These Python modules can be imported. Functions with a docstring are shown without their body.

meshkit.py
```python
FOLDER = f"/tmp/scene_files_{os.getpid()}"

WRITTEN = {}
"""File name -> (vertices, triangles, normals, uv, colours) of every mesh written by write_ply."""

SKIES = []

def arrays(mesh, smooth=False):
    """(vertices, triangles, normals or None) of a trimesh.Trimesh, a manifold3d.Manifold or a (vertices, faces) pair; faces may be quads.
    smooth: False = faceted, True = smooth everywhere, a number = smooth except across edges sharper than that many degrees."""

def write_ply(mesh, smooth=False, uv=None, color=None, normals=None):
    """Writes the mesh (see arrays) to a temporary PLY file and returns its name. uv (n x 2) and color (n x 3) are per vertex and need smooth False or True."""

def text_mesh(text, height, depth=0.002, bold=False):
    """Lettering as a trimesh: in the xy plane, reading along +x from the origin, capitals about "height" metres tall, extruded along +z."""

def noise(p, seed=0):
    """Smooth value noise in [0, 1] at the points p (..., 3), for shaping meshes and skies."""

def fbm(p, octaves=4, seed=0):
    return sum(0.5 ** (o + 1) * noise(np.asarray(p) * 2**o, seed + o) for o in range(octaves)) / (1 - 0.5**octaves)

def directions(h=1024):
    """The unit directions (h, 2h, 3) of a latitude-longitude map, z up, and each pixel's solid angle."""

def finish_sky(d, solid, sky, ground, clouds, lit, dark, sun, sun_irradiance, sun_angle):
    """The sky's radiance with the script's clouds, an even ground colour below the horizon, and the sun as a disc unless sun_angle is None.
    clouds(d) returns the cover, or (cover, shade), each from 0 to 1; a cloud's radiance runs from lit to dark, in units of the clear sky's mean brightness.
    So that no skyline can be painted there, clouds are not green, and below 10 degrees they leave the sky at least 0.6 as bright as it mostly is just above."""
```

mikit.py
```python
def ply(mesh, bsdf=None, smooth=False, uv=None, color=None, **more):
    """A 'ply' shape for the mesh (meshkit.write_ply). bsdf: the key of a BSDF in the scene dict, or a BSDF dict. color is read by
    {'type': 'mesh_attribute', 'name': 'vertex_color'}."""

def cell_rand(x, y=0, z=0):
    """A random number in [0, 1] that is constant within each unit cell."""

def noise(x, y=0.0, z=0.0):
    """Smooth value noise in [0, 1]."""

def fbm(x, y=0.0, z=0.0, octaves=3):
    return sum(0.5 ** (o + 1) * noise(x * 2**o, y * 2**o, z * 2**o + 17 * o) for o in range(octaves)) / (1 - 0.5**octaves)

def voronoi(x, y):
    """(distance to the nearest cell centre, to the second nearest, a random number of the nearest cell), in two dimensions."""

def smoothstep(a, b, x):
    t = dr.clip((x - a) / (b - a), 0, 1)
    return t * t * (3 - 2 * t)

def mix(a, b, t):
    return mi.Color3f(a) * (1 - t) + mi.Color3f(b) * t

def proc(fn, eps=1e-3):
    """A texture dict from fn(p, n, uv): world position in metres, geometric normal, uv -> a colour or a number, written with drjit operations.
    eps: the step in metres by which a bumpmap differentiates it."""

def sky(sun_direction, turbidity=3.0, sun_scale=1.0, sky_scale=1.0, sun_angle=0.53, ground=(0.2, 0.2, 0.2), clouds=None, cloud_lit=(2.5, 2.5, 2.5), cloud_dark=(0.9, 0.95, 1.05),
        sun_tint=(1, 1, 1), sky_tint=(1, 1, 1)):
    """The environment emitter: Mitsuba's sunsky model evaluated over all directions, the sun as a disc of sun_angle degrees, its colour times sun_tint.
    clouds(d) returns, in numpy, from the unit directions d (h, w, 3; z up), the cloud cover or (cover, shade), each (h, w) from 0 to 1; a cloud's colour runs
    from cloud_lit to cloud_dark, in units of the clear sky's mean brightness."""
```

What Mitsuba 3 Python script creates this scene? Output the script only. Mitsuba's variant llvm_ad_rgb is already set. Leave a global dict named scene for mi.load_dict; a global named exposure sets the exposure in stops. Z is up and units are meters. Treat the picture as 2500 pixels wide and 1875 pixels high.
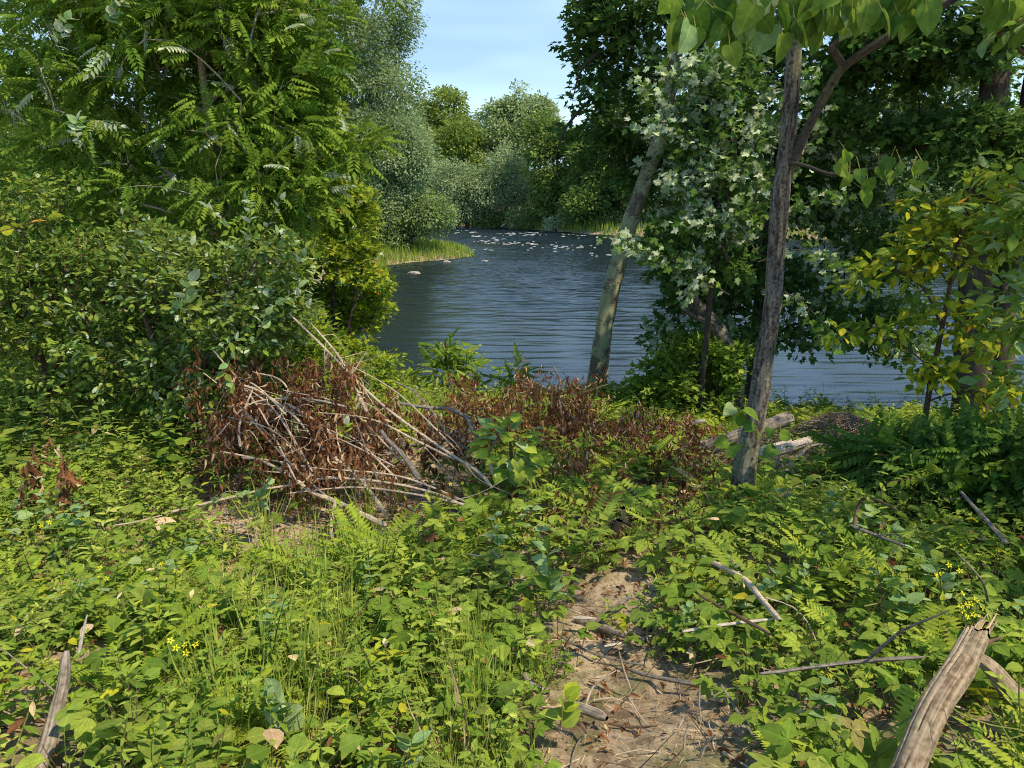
import math
import numpy as np, drjit as dr, mitsuba as mi
import mikit, meshkit
from mikit import noise, fbm, smoothstep, mix

scene, labels = {}, {}
# ------------------------------------------------------------------ camera, sky, exposure
FOV, PITCH, EYE = 65.0, math.radians(13.0), np.array([0.0, 0.0, 3.6])
FWD = np.array([0, math.cos(PITCH), -math.sin(PITCH)]); UPV = np.array([0, math.sin(PITCH), math.cos(PITCH)])
T = mi.ScalarTransform4f
scene['camera'] = dict(type='perspective', fov=FOV, fov_axis='x', near_clip=0.05, far_clip=3000.0,
                       to_world=T().look_at(origin=EYE.tolist(), target=(EYE + FWD).tolist(), up=[0, 0, 1]))
SUN = np.array([0.45, -0.30, 0.84])

def clouds(d):
    e = np.stack([d[..., 0] * 3.0, d[..., 1] * 3.0, d[..., 2] * 14.0], -1)
    n = 0.6 * meshkit.noise(e + 3.7, 5) + 0.3 * meshkit.noise(e * 2.3, 6) + 0.1 * meshkit.noise(e * 5.1, 7)
    return 0.10 + 0.66 * np.exp(-np.maximum(d[..., 2], 0) / .22) * (0.55 + 0.8 * np.clip((n - 0.42) / 0.3, 0, 1))

scene['sky_light'] = mikit.sky(SUN.tolist(), turbidity=3.0, sun_scale=1.0, sky_scale=1.0, sky_tint=(.88, 1.08, 1.18), sun_tint=(1.0, 0.96, 0.86), clouds=clouds, cloud_lit=(3.2, 4.2, 4.8))
exposure = 1.8

FPX = 1250.0 / math.tan(math.radians(FOV / 2))
def P(px, py, Y):
    """the point at depth Y (metres ahead of the tripod) that the photograph shows at px, py"""
    d = FWD + (px - 1250.0) / FPX * np.array([1.0, 0, 0]) - (py - 937.5) / FPX * UPV
    return EYE + d * (Y / d[1])

def project(q):
    q = np.atleast_2d(q) - EYE
    c = q @ FWD
    return np.stack([1250 + FPX * q[:, 0] / c, 937.5 - FPX * (q @ UPV) / c], -1)

# ------------------------------------------------------------------ river, banks, terrain height
WATER = np.array([[60, 10.2], [30, 10.9], [12, 11.2], [6, 11.9], [3, 12.9], [1.3, 13.3], [0, 13.3], [-2.0, 13.8], [-3.1, 15.2], [-4.6, 20], [-6.2, 27], [-7.6, 36], [-8.0, 43],
                  [-6.2, 46.5], [-3.6, 49.5], [-2.5, 52], [-3.4, 55], [-6.5, 60], [-10, 72], [-14, 90], [-17, 112], [-8.5, 112], [-2, 104], [2.5, 97], [6, 89], [10, 81], [20, 77], [35, 72], [70, 64], [150, 55], [150, 6]], float)
def sdist(x, y):
    """distance to the shoreline, positive on land"""
    p = np.stack([np.ravel(x), np.ravel(y)], -1)
    a, b = WATER, np.roll(WATER, -1, 0)
    best = np.full(len(p), 1e9); inside = np.zeros(len(p), bool)
    for i in range(len(a)):
        e = b[i] - a[i]
        t = np.clip(((p - a[i]) @ e) / (e @ e), 0, 1)
        best = np.minimum(best, np.linalg.norm(p - a[i] - t[:, None] * e, axis=1))
        c = (a[i, 1] > p[:, 1]) != (b[i, 1] > p[:, 1])
        if e[1] != 0:
            inside ^= c & (p[:, 0] < a[i, 0] + (p[:, 1] - a[i, 1]) / e[1] * e[0])
    return np.where(inside, -best, best).reshape(np.shape(x))

def H(x, y):
    x, y = np.asarray(x, float), np.asarray(y, float)
    w = 0.5 * (meshkit.noise(np.stack([x * .9, y * .9, x * 0], -1), 3) - .5)
    s = sdist(x, y) + w * np.clip(1.2 - np.abs(y - 14) / 60, .3, 1.2)
    near = np.interp(s, [-30, -4, -.6, 0, .5, 2, 5, 9, 12.5, 16, 60], [-2.5, -1.0, -.25, 0.0, .22, .52, 1.0, 1.58, 2.0, 2.1, 3.0])
    n = .22 * (meshkit.noise(np.stack([x * .5, y * .5, x * 0], -1), 1) - .5) + .10 * (meshkit.noise(np.stack([x * 1.7, y * 1.7, x * 0], -1), 2) - .5) + .03 * (meshkit.noise(np.stack([x * 7, y * 7, x * 0], -1), 4) - .5)
    return near + n * np.clip(s / 2, 0, 1)

def G(px, py, lift=0.0):
    """where the view ray of a photograph pixel meets the ground raised by lift"""
    d = FWD + (px - 1250.0) / FPX * np.array([1.0, 0, 0]) - (py - 937.5) / FPX * UPV
    t = np.geomspace(1.2, 160, 700)
    q = EYE + t[:, None] * d
    below = q[:, 2] < np.maximum(H(q[:, 0], q[:, 1]), -0.0) + lift
    return q[int(np.argmax(below))] if below.any() else q[-1]

# ------------------------------------------------------------------ materials
PAL = [  # two ends of each leaf colour (reflectance), sixteen tones between them
    ((.062, .125, .018), (.150, .225, .030)),   # 0 compound-leaved sapling
    ((.032, .075, .020), (.085, .150, .036)),   # 1 dark maple
    ((.110, .170, .078), (.230, .305, .160)),   # 2 silvery green
    ((.120, .180, .020), (.240, .290, .028)),   # 3 yellow green maple
    ((.090, .155, .022), (.215, .285, .050)),   # 4 bright herb
    ((.080, .132, .024), (.185, .238, .052)),   # 5 bluish ovate
    ((.250, .320, .200), (.370, .430, .310)),   # 6 pale leaf underside
    ((.210, .240, .020), (.360, .350, .030)),   # 7 yellow bronze
    ((.070, .034, .018), (.230, .112, .056)),   # 8 dead brown
    ((.150, .210, .035), (.300, .340, .080)),   # 9 grass
    ((.080, .140, .022), (.150, .220, .040)),   # 10 broad drooping leaves
    ((.150, .220, .025), (.270, .330, .050)),   # 11 fern
    ((.085, .145, .035), (.190, .250, .065)),   # 12 far green
    ((.165, .230, .110), (.330, .400, .230)),   # 13 far silver
    ((.800, .620, .020), (.900, .720, .050)),   # 14 yellow petals
    ((.320, .240, .140), (.520, .420, .270)),   # 15 straw
    ((.090, .100, .030), (.190, .170, .060)),   # 16 green brown stem
    ((.300, .120, .020), (.420, .240, .030)),   # 17 bronze tips
    ((.120, .200, .080), (.215, .300, .140)),   # 18 greyish broad herb
    ((.045, .100, .022), (.105, .180, .036)),   # 19 mid dark green
]
_rp = np.random.default_rng(1)
_tones = np.concatenate([np.array(a)[None] + (np.array(b) - np.array(a))[None] * (np.linspace(0, 1, 16) ** 1.1)[:, None] for a, b in PAL])
_tones *= 1.7 * (1 + 0.10 * (_rp.random(_tones.shape) - .5))
_tones = np.minimum(_tones, .9)
LR, LG, LB = (mi.Float(_tones[:, k].astype(np.float32)) for k in range(3))
NT = len(_tones)

def leaf_colour(p, n, uv):
    k = dr.floor(uv.x); s = uv.x - k; t = dr.abs(uv.y - 0.5)
    i = mi.UInt32(dr.clip(k, 0, NT - 1))
    c = mi.Color3f(dr.gather(mi.Float, LR, i), dr.gather(mi.Float, LG, i), dr.gather(mi.Float, LB, i))
    rib = dr.exp(-dr.square(t * 26))
    w = s * 7 - t * 5
    vein = dr.exp(-dr.square((w - dr.floor(w) - 0.5) * 9)) * smoothstep(0.02, 0.1, t)
    return c * (0.80 + 0.40 * noise(p.x * 45, p.y * 45, p.z * 45) + 0.30 * rib + 0.12 * vein)

scene['leaf'] = dict(type='principledthin', base_color=mikit.proc(leaf_colour), roughness=0.45, diff_trans=0.72, eta=1.42, spec_trans=0.0)

BARK = [  # dark, light, lichen, furrow across, furrow along (per metre)
    ((.035, .030, .025), (.205, .185, .160), .25, 24, 13),    # 0 grey basswood bark
    ((.095, .080, .062), (.270, .235, .180), 1.2, 30, 9),    # 1 lichen-covered bark
    ((.032, .027, .022), (.110, .094, .078), .10, 30, 5),    # 2 dark trunk
    ((.270, .220, .165), (.600, .520, .420), .00, 90, 14),   # 3 pale dead branch
    ((.120, .090, .058), (.400, .325, .230), .06, 30, 2.2),  # 4 weathered split wood
    ((.330, .300, .260), (.620, .590, .540), .00, 40, 3),    # 5 bleached driftwood
    ((.070, .045, .030), (.170, .115, .075), .00, 60, 20),   # 6 brown stem
    ((.110, .150, .035), (.230, .270, .070), .00, 40, 10),   # 7 green stem
    ((.360, .240, .120), (.680, .520, .330), .00, 60, 3),    # 8 fresh split wood
    ((.130, .110, .090), (.400, .360, .310), .15, 26, 7),    # 9 log bark
    ((.075, .068, .060), (.260, .240, .215), .10, 60, 10),   # 10 grey dead branch
]
_b = np.array([list(a) + list(b) + [l, f, g] for a, b, l, f, g in BARK], np.float32)
BK = [mi.Float(_b[:, j]) for j in range(9)]

def bark_colour(p, n, uv):
    k = dr.floor(uv.x); s = uv.x - k
    i = mi.UInt32(dr.clip(k, 0, len(BARK) - 1))
    g = [dr.gather(mi.Float, b, i) for b in BK]
    f = 0.6 * fbm(s * g[7], uv.y * g[8], k * 7.3) + 0.4 * fbm(p.x * 70, p.y * 70, p.z * 70, 2)
    c = mix(mi.Color3f(g[0], g[1], g[2]), mi.Color3f(g[3], g[4], g[5]), smoothstep(0.28, 0.72, f))
    l = smoothstep(0.52, 0.60, fbm(p.x * 5.5, p.y * 5.5, p.z * 4.0) * 0.75 + 0.25 * noise(p.x * 45, p.y * 45, p.z * 45) + 0.16 * (g[6] - 0.6))
    return mix(c, mi.Color3f(0.36, 0.40, 0.25) * (0.7 + 0.5 * f), l * dr.minimum(g[6] * 1.6, 1))

scene['bark'] = dict(type='principled', base_color=mikit.proc(bark_colour), roughness=0.85, specular=0.25)

def soil_colour(p, n, uv):
    a = fbm(p.x * 2.2, p.y * 2.2, 0.0, 4); b = fbm(p.x * 26, p.y * 26, p.z * 26, 4)
    c = mix((.185, .150, .100), (.42, .350, .245), smoothstep(.25, .75, a * .45 + b * .55))
    c = mix(c, (.085, .058, .036), smoothstep(.58, .72, fbm(p.x * 13, p.y * 13, 4.0, 4)) * .55)
    c = mix(c, (.10, .13, .04), smoothstep(.60, .70, fbm(p.x * 4, p.y * 4, 9.0, 4)) * .45)
    return c * (0.75 + 0.5 * noise(p.x * 160, p.y * 160, p.z * 160))
scene['soil'] = dict(type='twosided', bsdf=dict(type='principled', base_color=mikit.proc(soil_colour), roughness=0.95, specular=0.15))

def ripple(p, n, uv):
    far = smoothstep(16, 60, p.y)
    a = fbm(p.x * 1.1, p.y * 3.2, 0.0, 3) * 0.040 * (0.30 + 0.9 * smoothstep(.35, .7, fbm(p.x * .16, p.y * .09, 3.0, 2)))
    b = fbm(p.x * 4.0 + 5, p.y * 7.0, 2.0, 2) * 0.006
    return a * (0.36 + 2.3 * far) + b * (0.25 + 3.0 * far)
scene['river_water'] = dict(type='bumpmap', arbitrary=dict(mikit.proc(ripple, eps=0.02)), scale=1.0,
                            bsdf=dict(type='roughplastic', int_ior=1.33, alpha=0.03, distribution='ggx', diffuse_reflectance=dict(type='rgb', value=[.010, .021, .036])))

def rock_colour(p, n, uv):
    f = fbm(p.x * 9, p.y * 9, p.z * 9, 4)
    return mix((.16, .145, .125), (.46, .43, .38), f)
scene['rock'] = dict(type='principled', base_color=mikit.proc(rock_colour), roughness=0.8, specular=0.3)
scene['froth'] = dict(type='twosided', bsdf=dict(type='diffuse', reflectance=dict(type='rgb', value=[.52, .55, .58])))

# ------------------------------------------------------------------ mesh building helpers
class MB:
    """collects pieces; done() makes them one mesh of the scene"""
    def __init__(self): self.V, self.F, self.U, self.n = [], [], [], 0
    def add(self, piece):
        v, f, u = piece
        if len(v):
            self.V.append(v); self.F.append(f + self.n); self.U.append(u); self.n += len(v)
        return self
    def done(self, key, bsdf, smooth=False, **more):
        if not self.n: return None
        smooth = bool(smooth)
        scene[key] = mikit.ply((np.concatenate(self.V), np.concatenate(self.F)), bsdf, smooth, uv=np.concatenate(self.U), **more)
        return key

def numbered(name):
    base, k = name, 0
    while name in labels:
        k += 1; name = f'{base}_{k:03d}'
    return name
def thing(name, label, category, group=None):
    key = numbered(name)
    labels[key] = dict(label=label, category=category)
    if group: labels[key]['group'] = group
    return key
_parts = {}
def part(holder, name):
    k = _parts.get((holder, name), -1) + 1
    _parts[(holder, name)] = k
    return f'{holder}__{name}' + (f'_{k:03d}' if k else '')

unit = lambda a: a / np.maximum(np.linalg.norm(a, axis=-1, keepdims=True), 1e-9)

def smooth_line(pts, step):
    """Catmull-Rom through pts, resampled about every step"""
    p = np.asarray(pts, float)
    if len(p) == 2: p = np.stack([p[0], p.mean(0), p[1]])
    q = np.vstack([2 * p[0] - p[1], p, 2 * p[-1] - p[-2]])
    out = []
    for i in range(1, len(q) - 2):
        n = max(1, int(np.ceil(np.linalg.norm(q[i + 1, :3] - q[i, :3]) / step)))
        t = (np.arange(n) / n)[:, None]
        a, b, c, d = q[i - 1], q[i], q[i + 1], q[i + 2]
        out.append(.5 * (2 * b + (c - a) * t + (2 * a - 5 * b + 4 * c - d) * t**2 + (3 * b - a - 3 * c + d) * t**3))
    out.append(q[-2][None])
    return np.concatenate(out)

def tube(pts, rad, sides=6, kind=2, rough=0.0, seed=0, cap=True, freq=14.0):
    p = np.asarray(pts, float); n = len(p)
    r = np.broadcast_to(np.asarray(rad, float), (n,))
    t = unit(np.gradient(p, axis=0))
    ref = np.array([0, 0, 1.0]) if abs(t[:, 2].mean()) < .8 else np.array([0, 1.0, 0])
    a = unit(np.cross(t, ref)); b = np.cross(t, a)
    ang = np.arange(sides + 1) * 2 * np.pi / sides
    L = np.concatenate([[0], np.cumsum(np.linalg.norm(np.diff(p, axis=0), axis=1))])
    ring = np.cos(ang)[None, :, None] * a[:, None] + np.sin(ang)[None, :, None] * b[:, None]
    rr = np.repeat(r[:, None], sides + 1, 1)
    if rough:
        q = np.stack([np.broadcast_to(np.cos(ang)[None] * 2.2, rr.shape), np.broadcast_to(np.sin(ang)[None] * 2.2, rr.shape), np.repeat(L[:, None], sides + 1, 1) * freq / 5 + seed * 3.1], -1)
        w = meshkit.noise(q, seed) - .5
        w2 = meshkit.noise(q * np.array([3.4, 3.4, 2.0]), seed + 1) - .5
        rr = rr * (1 + rough * (1.1 * w + .7 * w2))
    v = (p[:, None] + rr[..., None] * ring).reshape(-1, 3)
    i, j = np.meshgrid(np.arange(n - 1), np.arange(sides), indexing='ij')
    k = i * (sides + 1) + j
    f = np.concatenate([np.stack([k, k + 1, k + sides + 2], -1).reshape(-1, 3), np.stack([k, k + sides + 2, k + sides + 1], -1).reshape(-1, 3)])
    u = np.stack([np.broadcast_to(kind + .01 + .98 * ang[None] / (2 * np.pi), rr.shape), np.repeat(L[:, None], sides + 1, 1)], -1).reshape(-1, 2)
    if cap:
        for e, row in ((0, 0), (n - 1, n - 1)):
            c = len(v)
            ids = row * (sides + 1) + np.arange(sides)
            v = np.vstack([v, p[e][None], v[ids]]); u = np.vstack([u, [[kind + .5, L[e]]], u[ids]])
            j = np.arange(sides); tri = np.stack([np.full(sides, c), c + 1 + (j + 1) % sides, c + 1 + j], -1)
            f = np.vstack([f, tri if e else tri[:, ::-1]])
    return v, f, u

# ---- leaf shapes: x along the leaf, y across, z up; (vertices, triangles, (s, t))
def leaf_shape(halves, fold=.18, curl=.12, bend=0.0):
    """halves: [(s, half width)] along the midrib from the stalk; folded along the midrib, tip curling down"""
    s = np.array([0] + [h[0] for h in halves] + [1.0]); w = np.array([0] + [h[1] for h in halves] + [0.0])
    v, st = [], []
    for a, b in zip(s, w):
        z0 = -curl * a * a
        for side in (-1, 0, 1):
            v.append([a, side * b, z0 + abs(side) * b * fold]); st.append([a, .5 + side * .5 * (b / max(w.max(), 1e-6))])
    v, st = np.array(v), np.array(st)
    f = []
    for i in range(len(s) - 1):
        o, q = 3 * i, 3 * i + 3
        for c in (0, 1):
            if w[i] > 0: f.append([o + c, q + c, o + c + 1])
            if w[i + 1] > 0: f.append([o + c + 1, q + c, q + c + 1])
            if w[i] == 0 and w[i + 1] > 0: pass
    return v, np.array(f), st
DIAMOND = (np.array([[0, 0, 0], [.45, -.27, .04], [.45, .27, .04], [1, 0, -.06]]), np.array([[0, 1, 3], [0, 3, 2]]), np.array([[0, .5], [.45, 0], [.45, 1], [1, .5]]))
OVATE = leaf_shape([(.22, .20), (.5, .26), (.8, .14)])
ELLIPTIC = leaf_shape([(.25, .13), (.55, .18), (.82, .10)], fold=.22, curl=.22)
OVATE_LOW = leaf_shape([(.4, .26)], curl=.10)
BROAD = leaf_shape([(.12, .24), (.38, .36), (.68, .27), (.88, .10)], fold=.14, curl=.18)
LANCE = leaf_shape([(.3, .12), (.65, .10)], fold=.25, curl=.2)
DRY = leaf_shape([(.25, .11), (.55, .14), (.8, .07)], fold=1.1, curl=.45)

def lobed(points, curl=.15, lift=.10):
    """fan from the stalk point over an outline given for one side as (x, y)"""
    o = [(x, y) for x, y in points] + [(x, -y) for x, y in reversed(points) if abs(y) > 1e-6]
    o = np.array(o); c = np.array([.38, 0])
    xy = np.vstack([c, o]); r = np.linalg.norm(xy - c, axis=1)
    v = np.column_stack([xy, lift * np.abs(xy[:, 1]) - curl * np.maximum(xy[:, 0] - .2, 0)**2])
    n = len(o); j = np.arange(n)
    return v, np.stack([j * 0, 1 + (j + 1) % n, 1 + j], -1), np.column_stack([np.clip(xy[:, 0], 0, 1), .5 + xy[:, 1] * .6])
MAPLE = lobed([(0, 0), (-.02, .30), (.22, .22), (.42, .52), (.50, .17), (1, 0)])
MAPLE_FULL = lobed([(0, 0), (-.06, .16), (.02, .34), (.20, .24), (.34, .50), (.46, .55), (.50, .20), (.70, .24), (1, 0)])

def merge(pieces):
    v, f, st, n = [], [], [], 0
    for a, b, c in pieces:
        v.append(a); f.append(b + n); st.append(c); n += len(a)
    return np.concatenate(v), np.concatenate(f), np.concatenate(st)
def put(shape, pos, X, Z, s):
    v, f, st = shape
    X = unit(np.array(X, float)); Y = unit(np.cross(np.array(Z, float), X)); Z = np.cross(X, Y)
    return np.array(pos) + s * (v[:, :1] * X + v[:, 1:2] * Y + v[:, 2:] * Z), f, st
def pinnate(pairs, shape, droop=.5, size=.30, bend=.25):
    out = [(np.array([[0, -.006, 0], [0, .006, 0], [.5, .004, -bend * .25], [1, 0, -bend]]), np.array([[0, 1, 2], [0, 2, 3]]), np.full((4, 2), .5))]
    for k in range(pairs):
        s = .18 + .80 * k / (pairs - .3)
        z = -bend * s * s
        sz = size * (1 - .35 * abs(s - .45))
        for side in (-1, 1):
            out.append(put(shape, [s, 0, z], [.45, side, -droop], [.1, side * droop * .8, 1], sz))
    out.append(put(shape, [1, 0, -bend], [1, 0, -.5], [.4, 0, 1], size))
    return merge(out)
PINNATE = pinnate(6, OVATE_LOW)
PINNATE_FINE = pinnate(7, OVATE, droop=.7, size=.27)
FROND = pinnate(14, leaf_shape([(.45, .13)], curl=.05), droop=.12, size=.26, bend=.30)
def palmate(n, shape, spread=150, droop=.25):
    out = []
    for a in np.radians(np.linspace(-spread / 2, spread / 2, n)):
        out.append(put(shape, [.0, 0, 0], [math.cos(a), math.sin(a), -droop], [droop * math.cos(a), droop * math.sin(a), 1], 1 - .25 * abs(a) / 1.4))
    return merge(out)
FIVE, THREE = palmate(5, OVATE, 200), palmate(3, BROAD, 170)
BLADE = (np.array([[0, -.012, 0], [0, .012, 0], [.4, -.012, .0], [.4, .012, .0], [.75, -.008, -.10], [.75, .008, -.10], [1, 0, -.26]]),
         np.array([[0, 1, 3], [0, 3, 2], [2, 3, 5], [2, 5, 4], [4, 5, 6]]), np.array([[0, .5], [0, .5], [.4, .3], [.4, .7], [.75, .3], [.75, .7], [1, .5]]))

def leaves(shape, pos, X, Z, size, pal, tone):
    """N copies of a leaf shape as one piece"""
    v, f, st = shape
    N = len(pos)
    if N == 0: return np.zeros((0, 3)), np.zeros((0, 3), int), np.zeros((0, 2))
    X = unit(X); Y = unit(np.cross(Z, X)); Z = np.cross(X, Y)
    size = np.broadcast_to(size, (N,))
    V = pos[:, None] + size[:, None, None] * (v[None, :, :1] * X[:, None] + v[None, :, 1:2] * Y[:, None] + v[None, :, 2:] * Z[:, None])
    k = np.broadcast_to(pal, (N,)) * 16 + np.clip(tone, 0, 15).astype(int)
    U = np.stack([k[:, None] + .03 + .94 * st[None, :, 0], np.broadcast_to(st[None, :, 1], (N, len(v)))], -1)
    F = f[None] + (np.arange(N) * len(v))[:, None, None]
    return V.reshape(-1, 3), F.reshape(-1, 3), U.reshape(-1, 2)

def structure(key, **k): labels[key] = dict(kind='structure', **k)

# ------------------------------------------------------------------ ground, river, foam
def terrain():
    xs = np.unique(np.concatenate([np.arange(-9, 9.01, .11), np.arange(-34, 34.1, .8), -34 - np.geomspace(1, 900, 26), 34 + np.geomspace(1, 900, 26)]))
    ys = np.unique(np.concatenate([np.arange(-3, 1.2, .5), np.arange(1.2, 7, .06), np.arange(7, 18, .12), np.arange(18, 130, .9), 130 + np.geomspace(1, 1500, 26), -3 - np.geomspace(.5, 200, 14)]))
    X, Yg = np.meshgrid(xs, ys)
    Z = H(X, Yg)
    m = (np.abs(X) < 9) & (Yg > 1) & (Yg < 9)
    q = np.stack([X, Yg, X * 0], -1)
    Z = Z + m * (.035 * (meshkit.noise(q * 14, 8) - .5) + .02 * (meshkit.noise(q * 33, 9) - .5))
    n, k = X.shape
    i, j = np.meshgrid(np.arange(n - 1), np.arange(k - 1), indexing='ij'); o = i * k + j
    f = np.concatenate([np.stack([o, o + 1, o + k + 1], -1).reshape(-1, 3), np.stack([o, o + k + 1, o + k], -1).reshape(-1, 3)])
    scene['ground'] = mikit.ply((np.stack([X, Yg, Z], -1).reshape(-1, 3), f), 'soil', True)
    structure('ground', label='sandy bank soil sloping down to the river under the undergrowth')
terrain()

def river():
    xs = np.unique(np.concatenate([np.arange(-20, 30, .16), np.linspace(-20, 150, 90)]))
    ys = np.unique(np.concatenate([np.arange(10, 34, .09), np.arange(34, 60, .2), np.arange(60, 118, .45)]))
    X, Yg = np.meshgrid(xs, ys)
    q = np.stack([X * .75 + .35 * Yg * .2, Yg * 2.3, X * 0], -1)
    calm = np.clip((Yg - 13) / 14, .15, 1)
    rapid = np.clip((Yg - 50) / 20, 0, 1)
    Z = .030 * calm * (meshkit.noise(q, 11) - .5) + .020 * (meshkit.noise(q * np.array([.6, 1.7, 1]) + 9, 12) - .5) + .10 * rapid * (meshkit.noise(q * .55, 13) - .5)
    Z = Z + .012 * (meshkit.noise(np.stack([X * 1.2, Yg * 5.0, X * 0], -1), 14) - .5)
    Z = Z * (.25 + 1.5 * meshkit.noise(np.stack([X * .22 + .1 * Yg, Yg * .17, X * 0], -1), 15)) + .010 * (meshkit.noise(np.stack([X * 1.9 + .8 * Yg, Yg * 2.6 - .5 * X, X * 0], -1), 16) - .5)
    n, k = X.shape
    i, j = np.meshgrid(np.arange(n - 1), np.arange(k - 1), indexing='ij'); o = i * k + j
    f = np.concatenate([np.stack([o, o + 1, o + k + 1], -1).reshape(-1, 3), np.stack([o, o + k + 1, o + k], -1).reshape(-1, 3)])
    scene['river'] = mikit.ply((np.stack([X, Yg, Z], -1).reshape(-1, 3), f), 'river_water', True, uv=np.stack([X, Yg], -1).reshape(-1, 2))
    structure('river', label='dark blue rippled river running past the wooded bank')
    rg = np.random.default_rng(21); mb = MB()
    spots = [(1185, 590, 34, 5), (1210, 583, 26, 4), (1235, 594, 26, 3), (1250, 573, 60, 3), (1285, 568, 60, 2.5), (1150, 611, 40, 3), (1225, 612, 40, 2), (1305, 573, 50, 3), (1400, 574, 60, 3), (1460, 580, 40, 3), (1345, 566, 60, 2),
             (1125, 566, 30, 3), (1480, 622, 40, 3), (1290, 598, 60, 6), (1380, 606, 60, 7), (1700, 590, 80, 8), (2380, 640, 80, 10), (2300, 600, 80, 8), (1160, 577, 30, 2)]
    for px, py, sx, sy in spots:
        for _ in range(int(6 + sx * sy * .035)):
            a, b = px + rg.normal(0, sx * .6), py + rg.normal(0, sy * .6)
            c = P(a, b, 10); d = c - EYE; c = EYE + d * (EYE[2] / -d[2])
            if sdist(c[0], c[1]) > -.4: continue
            L, W = rg.uniform(.06, .20) * rg.uniform(.6, 2.6) * c[1] / 80, rg.uniform(.010, .032) * c[1] / 80
            n_ = 9; th = np.arange(n_) * 2 * np.pi / n_
            rr = rg.uniform(.5, 1.1, n_)
            ring = np.stack([c[0] + L * rr * np.cos(th), c[1] + W * 2.2 * rr * np.sin(th), np.full(n_, .0)], -1)
            top = np.stack([c[0] + .6 * L * rr * np.cos(th), c[1] + 1.3 * W * rr * np.sin(th), .015 + .03 * rg.random(n_) * c[1] / 80], -1)
            v = np.vstack([ring, top, [[c[0], c[1], .04]]])
            j = np.arange(n_); k2 = (j + 1) % n_
            f = np.concatenate([np.stack([j, k2, n_ + k2], -1), np.stack([j, n_ + k2, n_ + j], -1), np.stack([n_ + j, n_ + k2, j * 0 + 2 * n_], -1)])
            mb.add((v, f, np.zeros((len(v), 2))))
    mb.done('white_water', 'froth', True)
    labels['white_water'] = dict(label='white broken water on the riffles upstream', kind='stuff')
river()

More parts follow.
